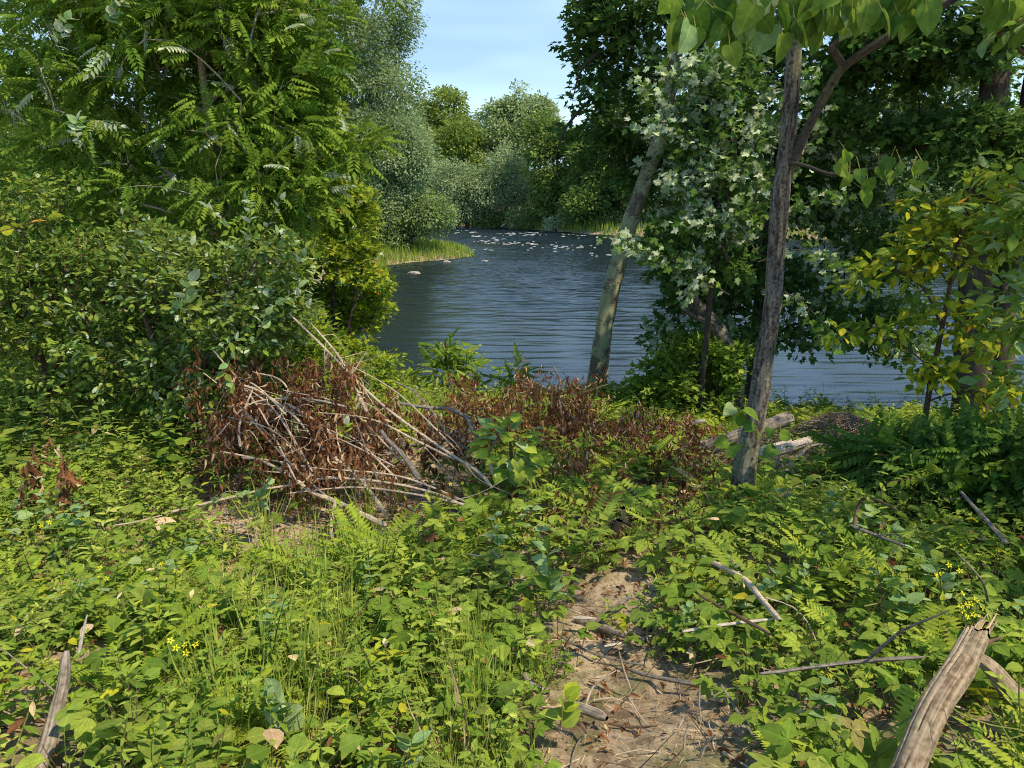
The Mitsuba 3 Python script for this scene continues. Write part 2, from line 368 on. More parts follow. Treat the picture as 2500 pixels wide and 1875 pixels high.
# ------------------------------------------------------------------ trees
def ball(rg, n):
    d = unit(rg.normal(size=(n, 3))); return d * (rg.random((n, 1)) ** (1 / 3))
def crown_points(rg, blobs, n, gap=.0, freq=.8, shell=.35):
    """attraction points in a crown given as blobs (px, py, rx, ry, Y, depth radius in metres), denser near the outside, with gaps"""
    c, r = [], []
    for px, py, rx, ry, Y, dy in blobs:
        c.append(P(px, py, Y)); k = np.linalg.norm(c[-1] - EYE) / FPX
        r.append([rx * k, dy, ry * k])
    c, r = np.array(c), np.array(r)
    w = np.prod(r, 1) ** (2 / 3); w /= w.sum()
    out = []
    while sum(map(len, out)) < n:
        i = rg.choice(len(c), 4 * n, p=w)
        d = ball(rg, 4 * n)
        rad = np.linalg.norm(d, axis=1)
        q = c[i] + d * r[i]
        keep = rg.random(4 * n) < shell + (1 - shell) * rad**2
        if gap > 0: keep &= meshkit.noise(q * freq + 31.7, 17) > gap
        out.append(q[keep])
    return np.concatenate(out)[:n]

def grow(trunks, points, step, lift=.18, droop=0.0, rg=None):
    """joins every point to the nearest wood by a bent twig: (positions, parents, trunk flags, twig ends, paths)"""
    pos, par, trunk = [], [], []
    for t in trunks:
        for k, q in enumerate(t[:, :3]):
            pos.append(q); par.append(len(pos) - 2 if k else -1); trunk.append(True)
    nt = len(pos)
    tr = np.array(pos)
    order = np.argsort([np.min(np.linalg.norm(tr - q, axis=1)) for q in points])
    cap = nt + len(points) * 14
    A = np.zeros((cap, 3)); A[:nt] = tr; n = nt
    ends, paths = [], []
    par = par + [0] * (cap - nt)
    zmin = np.percentile(tr[:, 2], 12)
    for o in order:
        q = points[o]
        d = A[:n] - q
        cost = np.linalg.norm(d, axis=1) + .9 * np.maximum(0, d[:, 2] + .15) + 2.0 * np.maximum(0, zmin - A[:n, 2]) * (np.arange(n) < nt)
        i = int(np.argmin(cost)); a = A[i]
        L = np.linalg.norm(q - a); m = int(np.clip(np.ceil(L / step), 1, 12))
        ctrl = (a + q) / 2 + np.array([0, 0, lift * L]) + (rg.normal(size=3) * .10 * L if rg is not None else 0)
        last = i; path = [i]
        for t in (np.arange(m) + 1) / m:
            if n >= cap: break
            A[n] = (1 - t)**2 * a + 2 * t * (1 - t) * ctrl + t * t * q
            par[n] = last; last = n; path.append(n); n += 1
        ends.append(last); paths.append(path)
    return A[:n], par[:n], nt, np.array(ends), paths, order

def wood_of(A, par, nt, paths, r_tip, expo, rmax, kind, sides=5):
    cnt = np.zeros(len(A))
    for p in paths: cnt[p[-1]] += 1
    for i in range(len(A) - 1, nt - 1, -1): cnt[par[i]] += cnt[i] if par[i] >= nt else 0
    rad = np.minimum(r_tip * np.maximum(cnt, 1) ** expo, rmax)
    mb = MB()
    for p in paths:
        r = rad[p].copy(); r[0] = min(rad[p[1]] if len(p) > 1 else r[0], r[0]) if p[0] >= nt else r[1]
        r[-1] *= .6
        mb.add(tube(A[p], r, 3 if r[0] < 2.2 * r_tip else sides, kind, cap=False))
    return mb

def tree(name, label, category, trunks, blobs, n, per, size, shape, pal, spread, step=.35, gap=.30, freq=.9, seed=0, bark=2, r_tip=.004, rmax=.05, up=.75,
         droop=.25, flat=.55, sides=8, rough=.12, shell=.35, group=None, lift=.18, tone=(0, 15), wood_expo=.5, crown='crown', limb=True, size_var=.35):
    """trunks: [[(px, py, Y, radius px), ...]]; pal: a row of PAL or fn(positions, random) -> rows"""
    rg = np.random.default_rng(seed + 1000)
    key = thing(name, label, category, group)
    lines = []
    for tr in trunks:
        w = []
        for px, py, Y, r in tr:
            q = P(px, py, Y); w.append([*q, r * np.linalg.norm(q - EYE) / FPX])
        g = float(H(w[0][0], w[0][1]))
        if w[0][2] > g - .1 and tr is trunks[0] or w[0][2] < g + 1.2 and w[0][2] > g - .1: w.insert(0, [w[0][0], w[0][1], g - .15, w[0][3] * 1.2])
        q = smooth_line(w, step * .6)
        lines.append(q)
        k = part(key, 'trunk')
        MB().add(tube(q[:, :3], q[:, 3], sides, bark, rough, seed)).done(k, 'bark', True)
    pts = crown_points(rg, blobs, n, gap, freq, shell)
    pts = pts[pts[:, 2] > np.maximum(H(pts[:, 0], pts[:, 1]), 0) + .1]
    A, par, nt, ends, paths, order = grow(lines, pts, step, lift, rg=rg)
    if limb: wood_of(A, par, nt, paths, r_tip, wood_expo, rmax, bark).done(part(key, 'limb'), 'bark', True)
    par = np.array(par)
    tip = A[ends]; out = unit(tip - A[par[ends]])
    hub = A[:nt].mean(0)
    out = unit(out + .5 * unit(tip - hub) * np.array([1, 1, .4]))
    i = np.repeat(np.arange(len(tip)), per)
    off = ball(rg, len(i)) * spread; off[:, 2] *= flat
    pos = tip[i] + off
    X = unit(out[i] * .5 + unit(off) * .7 + rg.normal(size=pos.shape) * .35) - np.array([0, 0, droop])
    Z = unit(np.array([0, 0, up]) + rg.normal(size=pos.shape) * .45 + unit(pos - hub) * .25)
    sz = size * (1 + size_var * (rg.random(len(i)) * 2 - 1))
    clump = rg.normal(0, 2.2, len(tip))[i]
    tn = (tone[0] + tone[1]) / 2 + clump + rg.normal(0, (tone[1] - tone[0]) / 4.5, len(i))
    rows = pal(pos, rg) if callable(pal) else pal
    MB().add(leaves(shape, pos, X, Z, sz, rows, np.clip(tn, *tone))).done(part(key, crown), 'leaf')
    return key, A, lines

def pick(*rows):
    """a mixture of leaf colours: (row, share) pairs"""
    r = np.array([a for a, _ in rows]); w = np.array([b for _, b in rows], float)
    return lambda pos, rg: rg.choice(r, len(pos), p=w / w.sum())

# far shore, about 80 to 115 m away
def far(name, label, base, blobs, n, pal, seed, size=.40, per=85, spread=1.2, category='tree', gap=.34, **k):
    px, py, Y = base
    top = min(b[1] - .55 * b[3] for b in blobs)
    tx = np.mean([b[0] for b in blobs])
    tree(name, label, category, [[(px, py, Y, 5), ((px + tx) / 2, (py + top) / 2, Y, 3.5), (tx, top, Y, 1.5)]], blobs, n, per, size, DIAMOND, pal, spread,
         step=1.0, gap=gap, freq=.55, seed=seed, bark=2, r_tip=.03, rmax=.16, sides=6, up=.55, droop=.3, flat=.7, group='trees on the far shore', size_var=.5, **k)
far('broadleaf_tree', 'rounded yellow green tree with the domed top just beside the sky gap, far shore', (1090, 548, 116), [(1085, 300, 80, 75, 116, 4.5), (1060, 400, 65, 100, 115, 4), (1120, 400, 70, 110, 116, 4), (1040, 300, 30, 60, 117, 3)], 330, pick((12, .7), (3, .3)), 1)
far('silver_tree', 'tallest silvery tree of the far shore, feathery top against the sky', (1260, 545, 113), [(1250, 330, 90, 75, 113, 4.5), (1280, 275, 60, 45, 113, 2.2), (1215, 285, 40, 40, 113, 2), (1325, 310, 40, 55, 113, 2.5), (1265, 245, 30, 30, 113, 1.5), (1210, 420, 80, 90, 114, 4)], 360, pick((13, .7), (12, .3)), 2)
far('young_tree', 'small yellow green round tree in front of taller silver tree, far shore', (1115, 540, 109), [(1115, 355, 60, 50, 109, 2.5), (1100, 400, 60, 40, 109, 2.5), (1145, 400, 40, 50, 109, 2)], 170, pick((12, .85), (3, .15)), 3)
far('silver_willow', 'pale pointed silvery tree standing mid slope above the far bank', (1235, 548, 103), [(1235, 400, 48, 45, 103, 2.4), (1250, 450, 65, 50, 103, 2.8), (1190, 450, 45, 40, 103, 2.4), (1290, 480, 40, 45, 103, 2.4)], 240, pick((13, .75), (2, .25)), 4, size=.26)
far('silver_willow', 'low spreading silvery willow leaning over the far water edge', (1140, 552, 104), [(1130, 455, 75, 40, 104, 3), (1100, 420, 45, 30, 104, 2.2), (1170, 490, 80, 40, 103, 2.8), (1110, 510, 55, 30, 104, 2)], 260, pick((13, .6), (2, .4)), 5, size=.26)
far('broadleaf_tree', 'dark green tree between silver willow and leaning lichen trunk, far shore', (1365, 552, 97), [(1365, 400, 70, 90, 97, 3.2), (1380, 470, 80, 60, 96, 3), (1330, 330, 45, 60, 99, 2.5)], 300, pick((12, .7), (1, .3)), 6)
far('broadleaf_tree', 'shadowed green tree right behind the leaning lichen trunk on far shore', (1480, 560, 90), [(1470, 400, 80, 120, 90, 3.6), (1520, 330, 70, 90, 91, 3), (1450, 500, 70, 45, 88, 2.6)], 330, pick((12, .5), (1, .5)), 7)
far('broadleaf_tree', 'broad green far shore tree seen through the dark maple boughs', (1640, 568, 86), [(1620, 420, 110, 130, 86, 4), (1680, 340, 90, 90, 87, 4)], 330, pick((12, .6), (1, .4)), 8)
far('broadleaf_tree', 'green far shore tree glimpsed through the gap past the forked trunk', (1830, 570, 84), [(1820, 420, 130, 130, 84, 4), (1760, 330, 80, 80, 85, 3.5)], 320, pick((12, .6), (13, .4)), 9)
far('silver_tree', 'pale grey green far shore tree filling the gap below open sky', (2160, 580, 80), [(2170, 380, 130, 110, 80, 4), (2250, 430, 120, 110, 80, 4), (2060, 440, 110, 110, 81, 4)], 360, pick((13, .6), (12, .4)), 10)
far('broadleaf_tree', 'far shore tree behind the yellow bronze sapling', (2420, 590, 76), [(2400, 420, 140, 120, 76, 4), (2520, 400, 120, 140, 75, 4)], 320, pick((12, .7), (13, .3)), 11)
far('broadleaf_tree', 'farthest dull green tree where the river bends out of sight', (980, 548, 122), [(985, 400, 90, 110, 122, 5), (930, 350, 80, 100, 124, 5), (1030, 470, 60, 60, 120, 4)], 280, pick((12, .8), (13, .2)), 12)
far('blossom_shrub', 'small rounded shrub with pale blossom on the far grassy bank', (1355, 560, 92), [(1355, 545, 30, 16, 92, 1.2)], 50, pick((13, .5), (6, .5)), 13, size=.18, per=24, spread=.3, category='shrub', gap=0)
for k, (px, Y, w, h, why) in enumerate([(1060, 114, 45, 40, 'by the bend'), (1200, 104, 50, 35, 'under the pointed silvery tree'), (1290, 99, 45, 40, 'above the stranded driftwood'), (1425, 91, 50, 40, 'on the grassy edge past the blossom'), (1520, 87, 55, 45, 'behind the leaning trunk'), (1950, 82, 140, 70, 'behind the dark maple')]):
    far('bank_shrub', f'low green shrub on the far bank {why}', (px, 560, Y), [(px, 535, w, h * .6, Y, 2), (px + 20, 548, w, h * .4, Y, 2)], 110, pick((12, .6), (13, .2), (1, .2)), 30 + k, size=.24, category='shrub', gap=.2)

# left bank, about 45 to 55 m away
def bank(name, label, trunks, blobs, n, pal, seed, size=.17, per=90, spread=.75, category='tree', **k):
    a = dict(step=.6, gap=.36, freq=.7, seed=seed, bark=2, r_tip=.012, rmax=.12, sides=7, up=.5, droop=.45, flat=.95, group='trees on the left bank'); a.update(k)
    tree(name, label, category, trunks, blobs, n, per, size, DIAMOND, pal, spread, **a)
bank('tall_poplar', 'very tall silvery tree with hanging sprays at the left of the sky',
     [[(850, 620, 52, 10), (835, 400, 52, 8), (800, 150, 52, 6), (770, -150, 52, 4), (760, -420, 52, 2)]],
     [(770, 130, 190, 190, 52, 4.2), (900, 90, 110, 75, 52, 3), (960, 30, 60, 55, 52, 2), (910, 235, 110, 90, 51, 3), (760, 380, 150, 160, 52, 3.6), (870, 420, 90, 120, 52, 3), (720, -180, 240, 200, 52, 5), (690, 330, 110, 230, 54, 4), (960, 200, 60, 40, 51, 1.6)],
     1500, pick((2, .75), (12, .25)), 41, gap=.36)
bank('silver_tree', 'silvery tree spreading over the grassy point at the river bend',
     [[(930, 610, 50, 7), (950, 500, 50, 5), (985, 370, 50, 3)]],
     [(985, 400, 68, 75, 50, 2.6), (930, 340, 70, 70, 50.5, 2.6), (920, 480, 110, 80, 50, 2.8), (1000, 330, 40, 40, 50, 1.6)], 560, pick((2, .7), (13, .3)), 42)
bank('round_bush', 'rounded green bush above the grass of the point, left bank', [[(1000, 600, 50, 4), (1010, 550, 50, 3), (1020, 500, 50, 2)]],
     [(1035, 525, 62, 45, 50, 2), (970, 545, 70, 45, 49.5, 2), (900, 560, 60, 50, 49, 2)], 260, pick((2, .5), (12, .5)), 43, category='bush', gap=.25)
bank('tall_poplar', 'dark silvery tree rising behind the compound leaved saplings, left bank', [[(640, 640, 46, 9), (640, 300, 46, 7), (630, -100, 46, 4)]],
     [(640, 60, 150, 170, 46, 3.6), (600, 300, 150, 180, 46, 3.6), (560, -150, 200, 160, 46, 4)], 800, pick((2, .6), (1, .4)), 44)

# near left, 6 to 15 m away
def near_tree(*a, **k):
    b = dict(step=.22, gap=.36, freq=1.1, r_tip=.0028, rmax=.03, up=.8, droop=.2, flat=.5, sides=10); b.update(k)
    return tree(*a, **b)
near_tree('dense_maple', 'dark leafy maple filling the upper left corner behind the saplings', 'tree',
     [[(120, 950, 14, 22), (140, 600, 14, 18), (170, 200, 14, 14), (190, -200, 14, 9), (200, -500, 14, 5)]],
     [(120, 60, 320, 230, 14, 2), (150, 380, 330, 220, 14, 1.8), (120, 640, 300, 200, 13.5, 1.6), (420, 250, 240, 260, 14.5, 1.6), (430, 560, 260, 170, 13.5, 1.4), (200, -260, 420, 260, 14, 2.4)],
     900, 30, .10, MAPLE, pick((1, .55), (19, .35), (3, .06), (2, .04)), .30, seed=51)
near_tree('dense_maple', 'shadowed maple between the saplings and the yellow green maple', 'tree',
     [[(640, 930, 13.5, 14), (645, 600, 13.5, 11), (640, 300, 13.5, 6)]],
     [(640, 480, 160, 170, 13.5, 1.3), (650, 680, 170, 130, 13, 1.2), (690, 360, 80, 130, 13.5, 1), (560, 300, 150, 160, 14, 1.2)], 420, 28, .095, MAPLE, pick((1, .45), (19, .45), (3, .1)), .28, seed=52)
def gold(pos, rg):
    return rg.choice([3, 19, 17, 6], len(pos), p=[.76, .20, .02, .02])
near_tree('yellow_maple', 'yellow green young maple with orange tips at the river edge', 'tree',
     [[(820, 930, 12.4, 9), (815, 750, 12.4, 7), (800, 500, 12.4, 5), (770, 300, 12.4, 3)], [(835, 920, 12.2, 6), (860, 760, 12.2, 4), (890, 640, 12.2, 2)]],
     [(835, 560, 75, 110, 12.4, .9), (800, 400, 70, 110, 12.4, .8), (860, 700, 85, 70, 12.3, .8), (880, 770, 85, 45, 12.2, .7), (800, 800, 120, 90, 12.3, .9), (850, 480, 50, 90, 12.3, .6), (760, 280, 60, 60, 12.5, .6), (925, 740, 45, 22, 12.2, .4)],
     560, 24, .085, MAPLE, gold, .20, seed=53, gap=.38, freq=1.6)
key_walnut, _, _ = near_tree('compound_leaved_sapling', 'slender sapling with feathery drooping compound leaves before the dark maples', 'tree',
     [[(575, 1000, 8.8, 13), (548, 640, 8.8, 11.5), (530, 480, 8.8, 10), (515, 350, 8.8, 9), (497, 200, 8.8, 8), (480, 80, 8.8, 6), (440, -60, 8.8, 4)]],
     [(500, 110, 300, 120, 8.8, .9), (620, 60, 200, 90, 8.8, .8), (700, 180, 130, 90, 8.7, .7), (600, 310, 220, 110, 8.6, .8), (330, 120, 240, 130, 8.7, .9), (330, 400, 230, 110, 8.4, .7), (750, 340, 100, 70, 8.6, .6), (870, 365, 45, 30, 8.6, .3), (560, 470, 230, 90, 8.4, .7), (480, -100, 420, 120, 8.8, 1.2), (200, 260, 160, 100, 8.5, .7), (650, 470, 130, 70, 8.3, .5)],
     460, 9, .25, PINNATE, pick((0, .96), (6, .04)), .22, seed=54, bark=3, up=.9, droop=.30, gap=.33, r_tip=.0035)
near_tree('compound_leaved_sapling', 'thinner second sapling with feathery leaves just behind the first', 'tree',
     [[(640, 980, 9.6, 8), (600, 520, 9.6, 7), (572, 400, 9.6, 6), (555, 330, 9.6, 4), (560, 150, 9.6, 3)]],
     [(600, 260, 150, 110, 9.6, .7), (700, 420, 110, 70, 9.4, .6), (560, 130, 130, 90, 9.6, .6)], 130, 9, .25, PINNATE, pick((0, .95), (3, .05)), .20, seed=55, bark=3, up=.9, droop=.3)
near_tree('ovate_leaved_shrub', 'big grey green oval leaved shrub overhanging the brush pile', 'shrub',
     [[(470, 1080, 6.9, 11), (500, 900, 6.8, 9), (560, 740, 6.7, 6), (620, 640, 6.6, 3)], [(440, 1080, 6.9, 9), (400, 900, 6.8, 7), (330, 720, 6.7, 4)]],
     [(560, 740, 170, 110, 6.6, .5), (700, 660, 50, 60, 6.5, .25), (640, 820, 80, 70, 6.5, .4), (380, 780, 220, 170, 6.7, .5), (620, 640, 110, 70, 6.6, .4), (690, 740, 60, 60, 6.4, .25), (470, 930, 170, 70, 6.6, .4), (430, 660, 170, 90, 6.8, .45)],
     560, 17, .066, OVATE, pick((5, .62), (4, .14), (18, .16), (6, .08)), .13, seed=56, bark=6, up=.9, gap=.34, freq=2.4, step=.12, size_var=.45)
near_tree('ovate_leaved_shrub', 'oval leaved shrub with crooked dark stem at the left edge', 'shrub',
     [[(108, 1060, 6.9, 10), (112, 940, 6.9, 9.5), (95, 860, 6.9, 8), (60, 740, 6.9, 4)], [(110, 950, 6.9, 6), (180, 840, 6.8, 4), (260, 720, 6.7, 2)]],
     [(120, 720, 190, 120, 6.8, .5), (60, 560, 170, 130, 7, .5), (250, 620, 170, 120, 7, .5), (250, 830, 120, 110, 6.8, .4), (40, 850, 90, 90, 6.7, .35), (180, 960, 150, 50, 6.6, .3)],
     480, 17, .060, OVATE, pick((5, .66), (19, .26), (6, .03), (3, .05)), .13, seed=57, bark=6, up=.9, gap=.36, freq=2.4, step=.12)

# near right
def boughs(pos, rg):
    s = meshkit.noise(pos * 1.3 + 4, 23)
    pale = (s > .56) & (rg.random(len(pos)) < .42)
    return np.where(pale, 6, rg.choice([1, 19, 2], len(pos), p=[.58, .34, .08]))
key_lichen, _, _ = near_tree('leaning_maple', 'leaning tree with lichen patched trunk at the water edge', 'tree',
     [[(1447, 1000, 12.5, 46), (1456, 950, 12.5, 25), (1468, 850, 12.5, 22), (1490, 720, 12.5, 21), (1530, 570, 12.5, 19.5), (1578, 430, 12.4, 17.5), (1612, 330, 12.3, 17), (1640, 190, 12.2, 15), (1662, 60, 12.1, 15), (1690, -120, 12, 11), (1720, -300, 12, 7)]],
     [(1470, 120, 90, 90, 12.6, .8), (1430, 230, 70, 60, 12.6, .7), (1560, 90, 130, 110, 12.6, 1), (1480, 20, 90, 70, 12.4, .9), (1540, 260, 110, 90, 13, .9), (1450, 330, 90, 60, 13, .8), (1640, -60, 220, 110, 12.4, 1.2), (1560, 420, 80, 60, 13.2, .7), (1410, 200, 40, 30, 12.6, .4)],
     400, 15, .105, MAPLE_FULL, pick((1, .8), (19, .2)), .20, seed=61, bark=1, gap=.50, freq=1.5, sides=32, rough=.17)
for pts in ([(1500, 190), (1430, 255), (1380, 315), (1354, 390), (1350, 420)], [(1470, 120), (1420, 170), (1400, 235)]):
    w = smooth_line([P(*p, 12.5) for p in pts], .12); MB().add(tube(w, np.linspace(.035, .006, len(w)), 6, 2, .2)).done(part(key_lichen, 'dead_limb'), 'bark', True)
def blown(pos, rg):
    s = meshkit.noise(pos * 2.2 + 9, 24)
    return np.where((s > .50) & (rg.random(len(pos)) < .55), rg.choice([6, 2], len(pos), p=[.7, .3]), rg.choice([1, 19, 2], len(pos), p=[.3, .6, .1]))
key_dark, _, _ = near_tree('silver_maple', 'large dark maple whose boughs hang low over the water', 'tree',
     [[(1745, 960, 12.4, 26), (1738, 700, 12.4, 23), (1732, 450, 12.4, 20), (1728, 200, 12.4, 16), (1725, -100, 12.4, 10), (1720, -400, 12.4, 6)], [(1835, 960, 12.9, 17), (1860, 700, 12.9, 15), (1900, 400, 12.9, 11), (1930, 100, 12.9, 7)]],
     [(1740, 120, 190, 160, 12.6, 1.3), (1900, 300, 190, 170, 12.8, 1.3), (1700, 480, 150, 120, 12.6, 1), (1730, 680, 130, 90, 12.4, .9), (1960, 560, 190, 130, 12.6, 1.2), (2080, 700, 170, 110, 12.4, 1.1), (1990, 820, 100, 60, 12.3, .8), (2180, 820, 70, 65, 12.3, .6), (1690, 640, 70, 70, 12.2, .7), (1700, 830, 120, 110, 12.2, .8), (2000, 420, 140, 120, 12.9, 1), (2140, 560, 130, 110, 12.6, 1), (1860, -80, 380, 130, 12.6, 1.6), (2260, 215, 170, 60, 12.6, .8), (2170, 300, 130, 60, 12.6, .8), (1790, 560, 140, 200, 12.8, 1)],
     1350, 19, .105, MAPLE_FULL, boughs, .24, seed=62, gap=.45, freq=1.2, up=.6, droop=.35, flat=.65, rough=.1)
key_blown, _, _ = near_tree('silver_maple', 'wind blown maple showing pale leaf undersides behind the forked trunk', 'tree',
     [[(1712, 960, 10.9, 8), (1735, 700, 10.7, 7), (1745, 450, 10.5, 5), (1710, 250, 10.4, 3)], [(1775, 640, 10.4, 5), (1740, 420, 10.4, 4), (1690, 330, 10.4, 3), (1640, 230, 10.4, 2)]],
     [(1600, 200, 45, 45, 10.4, .4), (1700, 310, 60, 60, 10.4, .5), (1700, 200, 80, 60, 10.4, .5), (1780, 200, 90, 80, 10.4, .5), (1700, 420, 70, 70, 10.4, .5), (1770, 380, 110, 80, 10.4, .5), (1800, 520, 80, 70, 10.4, .5), (1640, 600, 70, 45, 10.4, .4), (1740, 640, 90, 50, 10.4, .4), (1840, 290, 60, 70, 10.4, .4), (1700, 540, 70, 50, 10.4, .4)],
     330, 13, .098, MAPLE_FULL, blown, .17, seed=63, gap=.44, freq=2.0, up=.4, droop=.1, flat=.6, bark=2)
def bough(key, pts, Y, n, size, seed, pal=(6, 6, 2), side=-1):
    """a long swaying bough with its leaves turned over by the wind"""
    rg = np.random.default_rng(seed); w = smooth_line([P(px, py, Y) for px, py in pts], .06)
    MB().add(tube(w, np.linspace(.011, .002, len(w)), 5, 2, cap=False)).done(part(key, 'bough'), 'bark', True)
    f = np.sqrt(rg.uniform(.06, 1, n)); i = (f * (len(w) - 1)).astype(int); pos = w[i] + rg.normal(size=(n, 3)) * np.array([.09, .09, .06])
    X = np.array([side * .8, .1, -.35]) + .45 * rg.normal(size=(n, 3)); Z = unit(np.array([.1, -.6, .55]) + .45 * rg.normal(size=(n, 3)))
    MB().add(leaves(MAPLE_FULL, pos, X, Z, size * rg.uniform(.65, 1.2, n), rg.choice(pal, n), rg.uniform(0, 15, n))).done(part(key, 'crown'), 'leaf')
for k, (pts, n) in enumerate([([(1790, 500), (1720, 390), (1640, 270), (1580, 215), (1540, 190)], 120), ([(1760, 420), (1700, 330), (1625, 320), (1560, 310)], 80), ([(1800, 420), (1790, 300), (1770, 200), (1745, 130)], 100), ([(1750, 560), (1710, 470), (1660, 440), (1620, 445)], 90), ([(1780, 640), (1740, 560), (1690, 545), (1640, 555)], 70),
                              ([(1740, 700), (1650, 640), (1560, 610), (1490, 570)], 80), ([(1830, 560), (1850, 430), (1840, 330), (1860, 270)], 80), ([(1790, 350), (1740, 250), (1690, 180), (1670, 140)], 80), ([(1780, 720), (1730, 690), (1690, 700), (1660, 730)], 50), ([(1850, 620), (1810, 560), (1770, 530), (1740, 535)], 60), ([(1860, 500), (1930, 420), (1990, 330), (2020, 250)], 80), ([(1880, 560), (1960, 500), (2030, 470), (2080, 480)], 70), ([(1850, 640), (1950, 610), (2040, 640), (2100, 700)], 80),
                              ([(1880, 400), (1900, 300), (1960, 220), (1990, 150)], 70), ([(1860, 720), (1930, 720), (2000, 780), (2040, 850)], 70)]):
    bough(key_blown, pts, 10.1, n, .095, 700 + k, (6, 6, 2, 19) if k < 10 else (6, 2, 19, 19, 1, 1))
near_tree('twin_stemmed_tree', 'big dark tree with two stems at the right edge by the river', 'tree',
     [[(2382, 1150, 10.6, 46), (2372, 1000, 10.6, 38), (2382, 700, 10.6, 32), (2408, 400, 10.6, 28), (2432, 150, 10.6, 25), (2445, -150, 10.6, 20), (2450, -420, 10.6, 14)], [(2425, 1140, 10.9, 38), (2430, 950, 10.9, 32), (2450, 650, 10.9, 28), (2500, 350, 10.9, 22), (2560, 0, 10.9, 16)]],
     [(2400, 330, 110, 110, 10.1, .5), (2450, 150, 90, 120, 10.1, .5), (2280, 130, 170, 130, 10.8, 1.1), (2150, 230, 150, 110, 11, 1), (2440, 250, 140, 170, 10.8, 1), (2300, 290, 160, 80, 11, .9), (2090, 90, 130, 90, 11, .9), (2250, 230, 150, 70, 11, .9), (2180, 150, 120, 60, 11, .8), (2420, 40, 170, 130, 10.6, 1.1), (2500, 480, 90, 160, 10.6, .8), (2250, -120, 330, 130, 10.8, 1.4)],
     820, 17, .10, MAPLE_FULL, pick((1, .7), (19, .3)), .21, seed=64, gap=.50, freq=1.5, sides=22, rough=.14, up=.7)
near_tree('boxelder_shrub', 'bright leafy shrub growing at the foot of the leaning trunk', 'shrub',
     [[(1600, 1010, 11.2, 6), (1610, 930, 11.2, 4), (1640, 860, 11.2, 2)], [(1670, 1010, 11, 6), (1690, 920, 11, 4)]],
     [(1640, 920, 100, 50, 11.2, .5), (1690, 950, 120, 50, 11, .5), (1740, 880, 90, 60, 11.2, .45), (1530, 960, 90, 30, 11.2, .4), (1690, 850, 70, 40, 11.4, .4)],
     330, 15, .095, MAPLE, pick((0, .55), (4, .3), (19, .15)), .17, seed=65, bark=6, gap=.3, freq=2)
def bronze(pos, rg):
    warm = pos[:, 2] * .3 + meshkit.noise(pos * 1.6, 29)
    return np.where(rg.random(len(pos)) < np.where((meshkit.noise(pos * 1.2 + 8, 30) > .40), .72, .25), rg.choice([7, 3, 17], len(pos), p=[.60, .385, .015]), rg.choice([10, 4, 0], len(pos)))
near_tree('bronze_sapling', 'sapling with yellow bronze new leaves in front of the twin stemmed tree', 'tree',
     [[(2250, 1090, 6.4, 7), (2268, 960, 6.4, 6), (2300, 800, 6.4, 5), (2330, 640, 6.4, 4), (2360, 500, 6.4, 3), (2390, 380, 6.4, 2)], [(2300, 800, 6.4, 3), (2250, 700, 6.4, 2.5), (2150, 640, 6.4, 1.5)]],
     [(2330, 590, 130, 60, 6.4, .3), (2140, 690, 100, 26, 6.4, .2), (2200, 640, 80, 40, 6.4, .25), (2420, 480, 100, 70, 6.4, .3), (2280, 520, 90, 50, 6.4, .3), (2130, 810, 110, 18, 6.4, .2), (2420, 680, 100, 70, 6.3, .3), (2300, 740, 80, 50, 6.4, .25), (2390, 800, 80, 50, 6.3, .25), (2270, 900, 60, 40, 6.3, .2), (2470, 580, 70, 90, 6.3, .3), (2430, 950, 60, 50, 6.2, .2)],
     210, 9, .098, OVATE, bronze, .13, seed=66, bark=6, gap=.34, freq=2.5, step=.12, up=.7, droop=.45, r_tip=.002)
near_tree('edge_sapling', 'green leafy branches reaching in at the right edge', 'tree',
     [[(2600, 1100, 5.4, 9), (2570, 700, 5.4, 7), (2540, 300, 5.4, 5), (2520, 100, 5.4, 3)]],
     [(2480, 420, 60, 50, 5.4, .25), (2470, 520, 70, 70, 5.4, .3), (2490, 760, 50, 90, 5.3, .3), (2480, 900, 50, 60, 5.3, .25), (2450, 30, 70, 40, 5, .25)],
     70, 9, .11, OVATE, pick((4, .45), (10, .35), (18, .2)), .13, seed=67, bark=6, gap=.2, step=.12, up=.8, droop=.3)
near_tree('shaded_shrub', 'dark shaded shrub with oval leaflets below the right hand trees', 'shrub',
     [[(2330, 1330, 5.3, 6), (2370, 1200, 5.3, 4), (2400, 1090, 5.3, 2)], [(2440, 1330, 5.2, 6), (2450, 1200, 5.2, 4)]],
     [(2380, 1180, 120, 70, 5.3, .3), (2250, 1130, 90, 40, 5.6, .25), (2460, 1120, 80, 80, 5.3, .3), (2160, 1110, 70, 25, 5.8, .2), (2450, 1280, 90, 70, 5.1, .25)],
     190, 7, .24, PINNATE_FINE, pick((19, .6), (0, .3), (1, .1)), .12, seed=68, bark=6, gap=.2, step=.12, r_tip=.002)
near_tree('shore_sapling', 'small bright compound leaved sapling standing at the near water edge', 'tree',
     [[(1085, 985, 12.2, 4), (1090, 900, 12.2, 3), (1088, 830, 12.2, 2)]],
     [(1090, 860, 55, 35, 12.2, .3), (1060, 910, 60, 40, 12, .35), (1120, 910, 50, 40, 12, .35)], 34, 5, .22, PINNATE_FINE, pick((0, .5), (4, .5)), .16, seed=69, bark=6, gap=.1, step=.2)
near_tree('shore_sapling', 'second little compound leaved sapling nearer the leaning trunk', 'tree',
     [[(1250, 990, 12, 3), (1245, 920, 12, 2)]], [(1245, 905, 40, 28, 12, .25), (1270, 945, 50, 25, 11.8, .3)], 18, 5, .20, PINNATE_FINE, pick((0, .4), (4, .6)), .14, seed=70, bark=6, gap=.1, step=.2)
